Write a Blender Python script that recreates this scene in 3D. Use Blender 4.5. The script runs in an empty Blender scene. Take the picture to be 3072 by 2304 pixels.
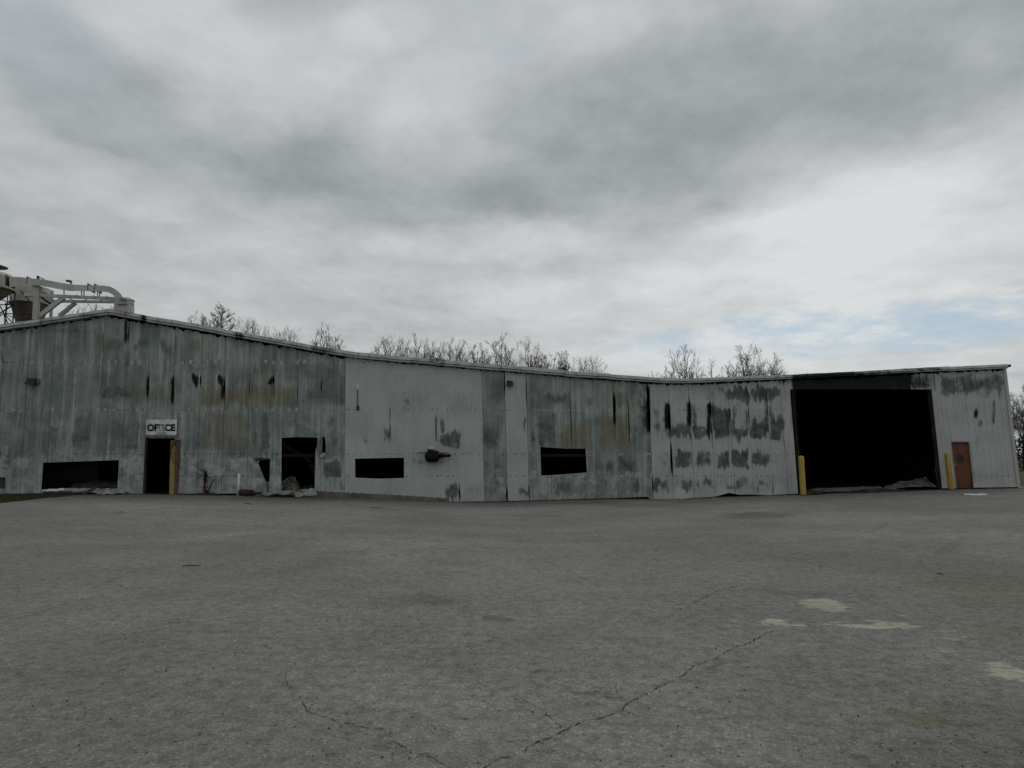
import bpy, math, random, bisect
from mathutils import Vector, Matrix, noise as mnoise
S = bpy.context.scene
C = S.collection
R = math.radians
rnd = random.Random(7)

# ------------------------------------------------------------------ camera
FPX, HOR, CAMH = 2000.0, 1365.0, 1.6          # focal length and horizon in photo pixels, eye height in m
PITCH = math.atan((HOR - 1152.0) / FPX)
cam_d = bpy.data.cameras.new('camera'); cam = bpy.data.objects.new('camera', cam_d); C.objects.link(cam)
cam_d.sensor_width = 36.0; cam_d.lens = 36.0 * FPX / 3072.0; cam_d.clip_end = 5000; cam_d.clip_start = 0.05
cam.location = (0, 0, CAMH); cam.rotation_euler = (math.pi / 2 + PITCH, 0, 0)
S.camera = cam
CP = Vector((0, 0, CAMH))
FW = Vector((0, math.cos(PITCH), math.sin(PITCH))); UP = Vector((0, -math.sin(PITCH), math.cos(PITCH)))
def ray(x, y):
    return Vector((1, 0, 0)) * ((x - 1536) / FPX) + UP * ((1152 - y) / FPX) + FW
def proj(p):
    d = Vector(p) - CP
    w = d.dot(FW)
    if w < 0.05: return (-1e5, -1e5)
    return (1536 + FPX * d.x / w, 1152 - FPX * d.dot(UP) / w)

# ------------------------------------------------------------------ survey of the front wall
E = Vector((34.6, 5.5, 0)).normalized()        # along the wall
NRM = Vector((E.y, -E.x, 0))                   # out of the wall, to the lot
W0 = Vector((-13.9, 25.3, 0))
def PL(x, y, off=0.0):                         # surveyed point on a plane parallel to the wall
    r = ray(x, y); o = W0 + NRM * off
    return CP + r * ((o - CP).dot(NRM) / r.dot(NRM))
def ucoord(p): return (Vector(p) - W0).dot(E)
def U(u, z, off=0.0):
    p = W0 + E * u + NRM * off; return Vector((p.x, p.y, z))
def lerp_tab(tab, x):
    if x <= tab[0][0]: return tab[0][1]
    if x >= tab[-1][0]: return tab[-1][1]
    i = bisect.bisect_right([t[0] for t in tab], x)
    a, b = tab[i - 1], tab[i]
    return a[1] + (b[1] - a[1]) * (x - a[0]) / (b[0] - a[0])
def slope(x): return 6.26e-5 * (x - 1143)      # walls lean after the fire
def colx(xh, y): return xh + slope(xh) * (y - HOR)
def invx(x, y):
    xh = x
    for _ in range(4): xh = x - slope(xh) * (y - HOR)
    return xh
ROOF = [(-320, 1021), (-160, 995), (0, 971), (325, 925), (500, 956), (620, 976), (730, 997), (860, 1020), (950, 1037), (1074, 1055),
        (1200, 1068), (1340, 1079), (1450, 1089), (1590, 1101), (1720, 1113), (1840, 1122), (1950, 1131), (2010, 1134), (2060, 1134),
        (2130, 1132), (2330, 1124), (2450, 1120), (2600, 1113), (2700, 1107), (2840, 1099), (3040, 1090)]
TRIMH = [(-320, 18), (300, 18), (1000, 17), (1450, 18), (2000, 15), (2330, 13), (3040, 13)]
SIDB = [(-320, 1486), (0, 1482), (240, 1478), (430, 1481), (600, 1481), (750, 1480), (935, 1475), (1010, 1477), (1140, 1484), (1250, 1490),
        (1338, 1496), (1341, 1505), (1500, 1504), (1700, 1498), (1850, 1494), (1944, 1490), (1947, 1498), (2000, 1501), (2080, 1494),
        (2140, 1490), (2168, 1484), (2187, 1478), (2215, 1484), (2250, 1483), (2300, 1486), (2390, 1481), (2600, 1475), (2850, 1464), (3060, 1461)]
GRDY = [(-320, 1488), (0, 1484), (430, 1482), (700, 1486), (900, 1491), (1010, 1492), (1200, 1500), (1390, 1507), (1500, 1506),
        (1700, 1500), (1850, 1497), (1950, 1497), (2050, 1497), (2150, 1491), (2390, 1484), (2600, 1477), (2830, 1469), (3060, 1464)]
BASEZ = []
for xx in range(-320, 3081, 20):
    p = PL(xx, lerp_tab(GRDY, xx)); BASEZ.append((ucoord(p), p.z))
BASEZ_K = BASEZ
def smooth(t):
    t = max(0.0, min(1.0, t)); return t * t * (3 - 2 * t)
_bz0 = BASEZ[0][0]; _bz1 = BASEZ[-1][0]; _bzu = [b[0] for b in BASEZ]
def basez(u):
    if u <= _bz0: return BASEZ[0][1]
    if u >= _bz1: return BASEZ[-1][1]
    i = bisect.bisect_right(_bzu, u); a, b = BASEZ[i - 1], BASEZ[i]
    return a[1] + (b[1] - a[1]) * (u - a[0]) / (b[0] - a[0])
def gz(x, y):                                   # height of the ground
    rx, ry = x - W0.x, y - W0.y
    u = rx * E.x + ry * E.y; d = rx * NRM.x + ry * NRM.y
    if d > 0: k = smooth((21 - d) / 20.0)
    else: k = smooth((45 + d) / 20.0)
    return basez(u) * k if k > 0 else 0.0
def G(x, y):                                    # surveyed point on the ground
    r = ray(x, y); z = 0.0
    for _ in range(12):
        t = (z - CAMH) / r.z if r.z < -1e-4 else 200
        p = CP + r * t; z = gz(p.x, p.y)
    return Vector((p.x, p.y, z))

# ------------------------------------------------------------------ helpers
def tag(o, label=None, cat=None, group=None, kind=None):
    if label: o['label'] = label
    if cat: o['category'] = cat
    if group: o['group'] = group
    if kind: o['kind'] = kind
    return o
def empty(name, loc, label, cat, group=None):
    o = bpy.data.objects.new(name, None); C.objects.link(o); o.location = loc; o.empty_display_size = 0.3
    return tag(o, label, cat, group)
class MB:
    def __init__(s): s.v = []; s.f = []; s.m = []; s.smooth = False
    def add(s, vs, fs, mi=0):
        b = len(s.v); s.v += [tuple(v) for v in vs]; s.f += [tuple(i + b for i in f) for f in fs]; s.m += [mi] * len(fs)
    def box(s, c, ex, ey, ez, mi=0):            # centre and three half-extent vectors
        c = Vector(c); vs = []
        for k in (-1, 1):
            for j in (-1, 1):
                for i in (-1, 1): vs.append(c + ex * i + ey * j + ez * k)
        s.add(vs, [(0, 2, 3, 1), (4, 5, 7, 6), (0, 1, 5, 4), (2, 6, 7, 3), (0, 4, 6, 2), (1, 3, 7, 5)], mi)
    def bar(s, p, q, w, t, side=None, mi=0):    # bar from p to q, w across, t deep
        p, q = Vector(p), Vector(q); d = q - p
        if d.length < 1e-5: return
        n = side or NRM
        a = d.cross(n)
        if a.length < 1e-4: a = d.cross(Vector((1, 0, 0)))
        a.normalize(); b = a.cross(d).normalized()
        s.box((p + q) / 2, d / 2, a * w / 2, b * t / 2, mi)
    def tube(s, pts, rad, n=8, cap=True, mi=0):
        pts = [Vector(p) for p in pts]; m = len(pts)
        rad = rad if isinstance(rad, (list, tuple)) else [rad] * m
        vs = []; prev = None
        for i, p in enumerate(pts):
            d = pts[min(i + 1, m - 1)] - pts[max(i - 1, 0)]
            if d.length < 1e-6: d = Vector((0, 0, 1))
            d.normalize()
            if prev is None:
                a = d.cross(Vector((0, 0, 1)))
                if a.length < 0.05: a = d.cross(Vector((0, 1, 0)))
            else: a = prev - d * prev.dot(d)
            if a.length < 1e-5: a = d.orthogonal()
            a.normalize(); prev = a; b = d.cross(a)
            for k in range(n):
                t = 2 * math.pi * k / n; vs.append(p + (a * math.cos(t) + b * math.sin(t)) * rad[i])
        fs = []
        for i in range(m - 1):
            for k in range(n):
                k2 = (k + 1) % n; fs.append((i * n + k, i * n + k2, (i + 1) * n + k2, (i + 1) * n + k))
        if cap: fs += [tuple(range(n))[::-1], tuple((m - 1) * n + k for k in range(n))]
        s.add(vs, fs, mi)
    def lathe(s, c, prof, n=24, mi=0):
        vs = []
        for r, z in prof:
            for k in range(n):
                t = 2 * math.pi * k / n; vs.append((c[0] + r * math.cos(t), c[1] + r * math.sin(t), c[2] + z))
        fs = []
        for i in range(len(prof) - 1):
            for k in range(n):
                k2 = (k + 1) % n; fs.append((i * n + k, i * n + k2, (i + 1) * n + k2, (i + 1) * n + k))
        fs.append(tuple(range(n))[::-1]); fs.append(tuple((len(prof) - 1) * n + k for k in range(n)))
        s.add(vs, fs, mi)
    def build(s, name, mats, parent=None, smooth=False, origin=None):
        me = bpy.data.meshes.new(name)
        par = parent.matrix_world_loc if False else None
        off = Vector((0, 0, 0))
        if parent is not None:
            off = abs_loc(parent)
        elif origin is not None: off = Vector(origin)
        me.from_pydata([(v[0] - off.x, v[1] - off.y, v[2] - off.z) for v in s.v], [], s.f)
        mats = mats if isinstance(mats, (list, tuple)) else [mats]
        for m in mats: me.materials.append(m)
        if len(mats) > 1: me.polygons.foreach_set('material_index', s.m)
        if smooth: me.polygons.foreach_set('use_smooth', [True] * len(me.polygons))
        me.validate(); me.update()
        o = bpy.data.objects.new(name, me); C.objects.link(o)
        if parent is not None: o.parent = parent
        elif origin is not None: o.location = off
        return o
def abs_loc(o):
    l = Vector(o.location)
    while o.parent: o = o.parent; l += Vector(o.location)
    return l

# ------------------------------------------------------------------ node helpers
class NT:
    def __init__(s, nt): s.nt = nt; nt.nodes.clear()
    def n(s, t, **kw):
        x = s.nt.nodes.new(t)
        for k, v in kw.items(): setattr(x, k, v)
        return x
    def put(s, sock, v):
        if isinstance(v, bpy.types.NodeSocket): s.nt.links.new(v, sock)
        elif v is not None:
            if sock.type == 'RGBA' and isinstance(v, (tuple, list)) and len(v) == 3: v = (*v, 1)
            sock.default_value = v
    def math(s, op, a, b=None, c=None, clamp=False):
        x = s.n('ShaderNodeMath', operation=op, use_clamp=clamp); s.put(x.inputs[0], a)
        if b is not None: s.put(x.inputs[1], b)
        if c is not None: s.put(x.inputs[2], c)
        return x.outputs[0]
    def vmath(s, op, a, b=None):
        x = s.n('ShaderNodeVectorMath', operation=op); s.put(x.inputs[0], a)
        if b is not None: s.put(x.inputs[1], b)
        return x.outputs['Value'] if op in ('DOT_PRODUCT', 'LENGTH') else x.outputs[0]
    def scale(s, a, k):
        x = s.n('ShaderNodeVectorMath', operation='SCALE'); s.put(x.inputs[0], a); s.put(x.inputs['Scale'], k); return x.outputs[0]
    def noise(s, vec, sc, det=4, ro=0.55, dist=0.0, color=False):
        x = s.n('ShaderNodeTexNoise'); s.put(x.inputs['Vector'], vec); x.inputs['Scale'].default_value = sc
        x.inputs['Detail'].default_value = det; x.inputs['Roughness'].default_value = ro; x.inputs['Distortion'].default_value = dist
        return x.outputs['Color'] if color else x.outputs['Fac']
    def voro(s, vec, sc, feat='F1', out='Color'):
        x = s.n('ShaderNodeTexVoronoi', feature=feat); s.put(x.inputs['Vector'], vec); x.inputs['Scale'].default_value = sc
        return x.outputs[out]
    def mr(s, v, a, b, c=0.0, d=1.0, sm=True):
        x = s.n('ShaderNodeMapRange', interpolation_type='SMOOTHSTEP' if sm else 'LINEAR'); s.put(x.inputs[0], v)
        for i, k in enumerate((a, b, c, d)): s.put(x.inputs[i + 1], k)
        return x.outputs[0]
    def mix(s, f, a, b, bt='MIX'):
        x = s.n('ShaderNodeMix', data_type='RGBA', blend_type=bt); s.put(x.inputs[0], f); s.put(x.inputs[6], a); s.put(x.inputs[7], b)
        return x.outputs[2]
    def xyz(s, v):
        x = s.n('ShaderNodeSeparateXYZ'); s.put(x.inputs[0], v); return x.outputs
    def comb(s, a, b, c):
        x = s.n('ShaderNodeCombineXYZ')
        for i, k in enumerate((a, b, c)): s.put(x.inputs[i], k)
        return x.outputs[0]
    def attr(s, nm):
        x = s.n('ShaderNodeAttribute', attribute_name=nm); return x
    def gray(s, v):
        return s.comb(v, v, v)
    def bump(s, h, st, dist=0.01):
        x = s.n('ShaderNodeBump'); x.inputs['Strength'].default_value = st; x.inputs['Distance'].default_value = dist; s.put(x.inputs['Height'], h)
        return x.outputs[0]
    def out(s, col, rough=0.8, spec=0.3, metal=0.0, normal=None):
        b = s.n('ShaderNodeBsdfPrincipled'); s.put(b.inputs['Base Color'], col); s.put(b.inputs['Roughness'], rough)
        s.put(b.inputs['Specular IOR Level'], spec); s.put(b.inputs['Metallic'], metal)
        if normal is not None: s.put(b.inputs['Normal'], normal)
        o = s.n('ShaderNodeOutputMaterial'); s.nt.links.new(b.outputs[0], o.inputs[0])
def newmat(name):
    m = bpy.data.materials.new(name); m.use_nodes = True; return m, NT(m.node_tree)
def simple(name, col, col2=None, sc=6.0, rough=0.8, spec=0.3, metal=0.0, bump=0.15, lo=0.35, hi=0.65, stretch=(1, 1, 1), dirt=None, dlo=0.55, dhi=0.75):
    m, t = newmat(name)
    g = t.n('ShaderNodeNewGeometry').outputs['Position']
    v = t.vmath('MULTIPLY', g, stretch)
    f = t.noise(v, sc, 6, 0.62)
    c = t.mix(t.mr(f, lo, hi), col, col2 or tuple(k * 0.7 for k in col))
    if dirt: c = t.mix(t.mr(t.noise(t.vmath('ADD', v, (13, 7, 3)), sc * 0.6, 7, 0.68), dlo, dhi), c, dirt)
    t.out(c, rough, spec, metal, t.bump(t.noise(v, sc * 6, 4), bump, 0.01))
    return m

# ------------------------------------------------------------------ materials
def siding_material():
    m, t = newmat('weathered_siding')
    uv = t.n('ShaderNodeUVMap', uv_map='wall').outputs[0]
    st = t.attr('stain_tone'); rgb = t.n('ShaderNodeSeparateColor'); t.put(rgb.inputs[0], st.outputs['Color'])
    pt = t.attr('paint').outputs['Fac']
    sx = t.xyz(uv)
    vs = t.comb(t.math('MULTIPLY', sx[0], 5.0), t.math('MULTIPLY', sx[1], 0.28), 0.0)
    streak = t.noise(vs, 1.0, 5, 0.6)
    vs2 = t.comb(t.math('MULTIPLY', sx[0], 16.0), t.math('MULTIPLY', sx[1], 0.7), 4.0)
    streak2 = t.noise(vs2, 1.0, 5, 0.65)
    blot = t.noise(uv, 0.9, 7, 0.62, 0.6)
    edge = t.math('SUBTRACT', t.noise(uv, 2.6, 9, 0.66, 0.5), 0.5)
    fine = t.noise(uv, 22.0, 5, 0.7)
    # zinc: blue grey with paler, chalky blooms
    zn = t.mix(t.mr(blot, 0.38, 0.62), (0.152, 0.188, 0.178), (0.262, 0.284, 0.268))
    zn = t.mix(t.mr(streak, 0.44, 0.70), zn, (0.365, 0.378, 0.355))
    zn = t.mix(t.math('MULTIPLY', t.mr(streak2, 0.50, 0.75), 0.42), zn, (0.098, 0.124, 0.117))
    cl = t.noise(t.vmath('ADD', uv, (31, 17, 0)), .55, 6, .6, .3)
    zn = t.vmath('MULTIPLY', zn, t.gray(t.mr(cl, .32, .68, .72, 1.22)))
    wh = t.mix(t.mr(blot, 0.35, 0.7), (0.43, 0.44, 0.428), (0.36, 0.375, 0.37))
    wh = t.mix(t.math('MULTIPLY', t.mr(streak2, 0.5, 0.8), 0.45), wh, (0.29, 0.30, 0.295))
    p2 = t.mr(t.math('ADD', pt, t.math('MULTIPLY', edge, 0.8)), 0.38, 0.58)
    col = t.mix(p2, zn, wh)
    # scorched bare patches with a pale rim of flaked paint
    r = t.math('ADD', rgb.outputs[0], t.math('MULTIPLY', t.math('ADD', edge, t.math('MULTIPLY', t.math('SUBTRACT', streak2, 0.5), 0.5)), 0.95))
    rim = t.math('MULTIPLY', t.mr(r, 0.26, 0.36), t.mr(r, 0.46, 0.38))
    rim = t.math('MULTIPLY', rim, t.mr(p2, 0, 1, .10, .42))
    col = t.mix(rim, col, (0.50, 0.51, 0.50))
    dk = t.mix(t.mr(t.math('ADD', t.noise(uv, 2.4, 6, 0.65), t.math('MULTIPLY', t.math('SUBTRACT', streak2, .5), .6)), 0.32, 0.68), (0.042, 0.053, 0.055), (0.140, 0.162, 0.158))
    hz = t.math('ADD', rgb.outputs[0], t.math('MULTIPLY', t.math('ADD', edge, t.math('MULTIPLY', t.math('SUBTRACT', streak2, 0.5), 1.0)), 0.9))
    col = t.mix(t.math('MULTIPLY', t.mr(hz, .05, .75), .58), col, (0.108, 0.130, 0.126))
    col = t.mix(t.math('MULTIPLY', t.mr(r, t.mr(p2, 0, 1, .26, .38), t.math('ADD', t.mr(p2, 0, 1, .70, .50), t.mr(t.noise(uv, 1.1, 3), .45, .62, 0, .32))), t.mr(rgb.outputs[0], 0.15, 0.85, 0.45, 0.95)), col, dk)
    g = t.math('ADD', rgb.outputs[1], t.math('MULTIPLY', t.math('ADD', edge, t.math('SUBTRACT', streak2, 0.5)), 0.7))
    ru = t.mix(t.mr(streak2, 0.4, 0.62), (0.235, 0.205, 0.105), (0.13, 0.105, 0.066))
    col = t.mix(t.math('MULTIPLY', t.mr(g, 0.28, 0.85), 0.62), col, ru)
    b = t.math('ADD', rgb.outputs[2], t.math('MULTIPLY', t.math('ADD', edge, t.math('MULTIPLY', t.math('SUBTRACT', streak2, 0.5), 1.1)), 0.6))
    col = t.mix(t.math('MULTIPLY', t.mr(b, 0.25, 0.8), 0.98), col, (0.012, 0.013, 0.0145))
    # small scorch freckles and scratches
    fr = t.math('MULTIPLY', t.mr(t.noise(uv, 9.0, 6, 0.75), 0.64, 0.72), 0.55)
    col = t.mix(fr, col, (0.10, 0.11, 0.11))
    k = t.math('ADD', 0.82, t.math('MULTIPLY', fine, 0.36))
    col = t.vmath('MULTIPLY', col, t.gray(k))
    t.out(col, t.mr(blot, 0.3, 0.7, 0.58, 0.78), t.mr(b, .2, .7, .22, .04), 0.0, t.bump(t.math('ADD', t.math('MULTIPLY', fine, 0.3), t.noise(uv, 4.0, 5, 0.6)), 0.25, 0.02))
    return m
M_SID = siding_material()
M_SCREW = simple('screw_head', (0.04, 0.04, 0.045), rough=0.6)
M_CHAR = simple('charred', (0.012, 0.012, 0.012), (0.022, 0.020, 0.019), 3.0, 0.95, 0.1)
M_CHARL = simple('charred_lighter', (0.03, 0.028, 0.026), (0.06, 0.055, 0.05), 2.2, 0.95, 0.1, dirt=(0.015, 0.014, 0.013))
M_CONC = simple('stained_concrete', (0.17, 0.155, 0.125), (0.11, 0.10, 0.08), 2.5, 0.9, 0.2, dirt=(0.06, 0.055, 0.045))
M_WHITE = simple('chalky_white_paint', (0.62, 0.62, 0.60), (0.48, 0.48, 0.46), 4.0, 0.55, 0.35)
M_PVC = simple('white_pvc', (0.62, 0.63, 0.61), (0.52, 0.52, 0.5), 3.0, 0.4, 0.4)
M_SHEET = simple('flaked_sheet_metal', (0.34, 0.35, 0.34), (0.17, 0.175, 0.175), 5.0, 0.6, 0.3, dirt=(0.05, 0.05, 0.05), dlo=.5, dhi=.62)
M_SHEETD = simple('scorched_sheet_metal', (0.16, 0.165, 0.165), (0.08, 0.08, 0.08), 4.0, 0.6, 0.4, dirt=(0.03, 0.03, 0.03))
M_DARK = simple('dark_bronze_housing', (0.02, 0.02, 0.02), (0.034, 0.034, 0.033), 9.0, 0.6, 0.2)
M_LENS = simple('smoked_glass', (0.09, 0.095, 0.09), (0.05, 0.05, 0.05), 5.0, 0.25, 0.5)
M_BLACK = simple('burnt_black_metal', (0.007, 0.007, 0.007), (0.014, 0.014, 0.013), 12.0, 0.75, 0.12)
M_YEL = simple('worn_yellow_paint', (0.42, 0.31, 0.045), (0.34, 0.25, 0.045), 5.0, 0.6, 0.35, dirt=(0.10, 0.065, 0.03), dlo=0.60, dhi=0.70)
M_YEL2 = simple('faded_yellow_paint', (0.36, 0.30, 0.095), (0.25, 0.19, 0.07), 3.5, 0.7, 0.3, stretch=(1, 1, 0.4), dirt=(0.075, 0.036, 0.018), dlo=0.44, dhi=0.54)
M_RUSTY = simple('rusted_door_face', (0.17, 0.125, 0.10), (0.105, 0.062, 0.04), 2.5, 0.85, 0.2, stretch=(1, 1, 0.35), dirt=(0.04, 0.02, 0.015), dlo=0.5, dhi=0.58)
M_RUSTD = simple('rust_brown_bar', (0.05, 0.025, 0.018), (0.025, 0.017, 0.014), 8.0, 0.9, 0.2)
M_DUCT = simple('duct_weathered_white', (0.52, 0.515, 0.485), (0.40, 0.39, 0.36), 1.2, 0.6, 0.35, stretch=(1, 1, 0.5), dirt=(0.16, 0.145, 0.12), dlo=0.58, dhi=0.74)
M_HOPD = simple('hopper_shaded_dirty_steel', (0.155, 0.135, 0.108), (0.10, 0.085, 0.07), 1.5, 0.8, 0.3, dirt=(0.03, 0.028, 0.025))  # underside shade of the hopper cone is put into this dark tone
M_LATT = simple('lattice_dark_steel', (0.03, 0.033, 0.037), (0.05, 0.05, 0.052), 3.0, 0.6, 0.3)
M_BARK = simple('bark', (0.075, 0.068, 0.058), (0.045, 0.041, 0.035), 3.0, 0.95, 0.1)
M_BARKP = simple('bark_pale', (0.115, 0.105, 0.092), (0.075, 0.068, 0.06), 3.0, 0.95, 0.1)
M_TWIG = simple('twigs', (0.135, 0.122, 0.106), (0.085, 0.077, 0.067), 2.0, 0.95, 0.1)
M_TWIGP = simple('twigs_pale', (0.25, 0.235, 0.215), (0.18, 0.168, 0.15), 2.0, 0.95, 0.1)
M_BUD = simple('buds', (0.085, 0.080, 0.048), (0.05, 0.05, 0.03), 2.0, 0.9, 0.1)
M_HEDGE = simple('hedge_leaves', (0.030, 0.034, 0.018), (0.018, 0.020, 0.012), 1.5, 0.9, 0.15)
M_GRASS = simple('grass_blades', (0.042, 0.043, 0.02), (0.072, 0.062, 0.032), 2.5, 0.9, 0.15)
M_INSUL = simple('insulation', (0.26, 0.235, 0.18), (0.11, 0.10, 0.08), 4.0, 0.95, 0.1, dirt=(0.05, 0.045, 0.04), dlo=0.5, dhi=0.66)
M_CRACK = simple('crack_dirt', (0.035, 0.033, 0.029), (0.07, 0.066, 0.056), 8.0, 0.95, 0.1)
M_SOIL = simple('field_soil', (0.085, 0.08, 0.052), (0.06, 0.06, 0.036), 0.25, 0.95, 0.1, dirt=(0.11, 0.10, 0.08))

# ------------------------------------------------------------------ stains surveyed on the wall: (x0, x1, y0, y1, strength, softness)
ST_R = [(308,372,1012,1065,.62),(398,450,1015,1062,.55),(476,526,1023,1068,.55),(302,392,1158,1205,.62),(322,420,1255,1359,.5),(218,283,1247,1359,.5),
 (145,207,1262,1359,.42),(112,140,1300,1359,.4),(774,812,1243,1350,.6),(749,772,1290,1347,.5),(962,1030,1377,1437,.68),(980,1029,1245,1363,.42),
 (975,1006,1155,1172,.6),(902,1035,1101,1152,.42),(895,1030,1160,1215,.45),(1018,1034,1120,1215,.55),(780,900,1100,1150,.4),(690,750,1095,1145,.35),(640,672,1085,1100,.5),
 (20,60,1000,1075,.35),(200,240,1000,1070,.4),(240,290,1020,1075,.3),(0,14,1000,1130,.6),(860,930,1250,1345,.4),(600,640,1420,1470,.35),
 (1318,1380,1299,1340,.85),(1318,1341,1250,1300,.6),(1202,1283,1174,1225,.36),(1150,1173,1276,1325,.5),(1330,1382,1449,1497,.7),(1400,1447,1450,1490,.4),
 (1318,1420,1215,1235,.3),(1092,1105,1310,1335,.5),(1342,1400,1170,1215,.3),
 (1450,1499,1281,1351,.7),(1450,1500,1150,1215,.4),(1632,1705,1180,1221,.66),(1588,1604,1190,1224,.6),(1607,1675,1240,1340,.6),(1588,1603,1270,1343,.6),(1570,1582,1250,1300,.6),
 (1690,1745,1225,1250,.4),(1851,1911,1376,1419,.66),(1813,1842,1373,1419,.6),(1659,1718,1451,1487,.68),(1895,1922,1443,1481,.6),(1450,1490,1441,1487,.5),(1561,1588,1460,1490,.55),
 (1895,1915,1260,1350,.5),(1925,1946,1190,1290,.6),(1640,1660,1450,1490,.4),
 (2185,2341,1161,1203,.95),(2130,2201,1221,1321,1.0),(2201,2250,1286,1319,.8),(2250,2304,1258,1319,.95),(2304,2347,1254,1319,.9),(2073,2125,1238,1316,.95),
 (2055,2076,1225,1280,.8),(2014,2073,1278,1319,.66),(2027,2076,1346,1405,.8),(2085,2133,1362,1403,.68),(2150,2194,1354,1405,.85),(2197,2252,1346,1405,.95),(2255,2293,1346,1395,.62),
 (1962,1981,1430,1481,.78),(1984,2006,1438,1478,.7),(2036,2074,1435,1475,.8),(2103,2139,1438,1470,.8),(2140,2194,1440,1468,.5),(2198,2252,1430,1470,.6),(2258,2310,1432,1468,.5),
 (2315,2360,1430,1460,.5),(1954,2063,1153,1202,.4),(2125,2143,1165,1200,.65),(2080,2098,1165,1200,.5),(2150,2180,1155,1200,.45),(2190,2295,1143,1156,.6),(2201,2216,1200,1300,.8),
 (2310,2322,1200,1260,.8),(1965,1985,1200,1320,.5),(2085,2100,1210,1250,.6),(1970,2005,1330,1410,.4),
 (2816,2868,1127,1197,.62),(2880,2924,1127,1187,.66),(2924,2974,1124,1171,.72),(2976,3004,1124,1165,.5),(2700,2795,1128,1168,.6)]
ST_R += [(2000,2350,1232,1318,.78),(2020,2310,1350,1406,.58),(1960,2340,1438,1476,.42),(2120,2345,1160,1203,.55),(1955,2130,1206,1330,.30),(2200,2350,1300,1322,.7),(2814,3010,1118,1195,.55),(2820,3030,1200,1330,.16),(2830,3040,1400,1465,.2),(2805,2850,1240,1330,.2)]
ST_R += [(-100,380,1000,1072,.22),(0,300,1105,1215,.22),(20,440,1245,1352,.24),(60,330,1375,1480,.14),(380,1030,1100,1216,.24),(540,1030,1246,1350,.26),(1585,1945,1150,1222,.26),(1585,1945,1242,1352,.30),(1450,1512,1120,1345,.2),(1950,2370,1150,1200,.2),(1960,2370,1330,1410,.22),(1960,2370,1432,1480,.24)]
ST_G = [(297,316,998,1063,.9),(576,604,1013,1057,.8),(528,601,1095,1127,.6),(608,671,1095,1128,.7),(753,823,1101,1133,.7),(600,890,1157,1222,.8),(605,747,1234,1354,.62),
 (392,526,1158,1217,.66),(168,200,1230,1256,.8),(140,207,1292,1354,.45),(750,800,1250,1340,.35),(900,960,1240,1300,.4),(280,300,1140,1200,.5),
 (1700,1716,1180,1223,.9),(1756,1778,1183,1224,.9),(1835,1889,1180,1226,.9),(1683,1783,1267,1351,.85),(1800,1892,1243,1354,.9),(1895,1945,1180,1330,.45),(1455,1498,1240,1345,.35)]
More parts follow.
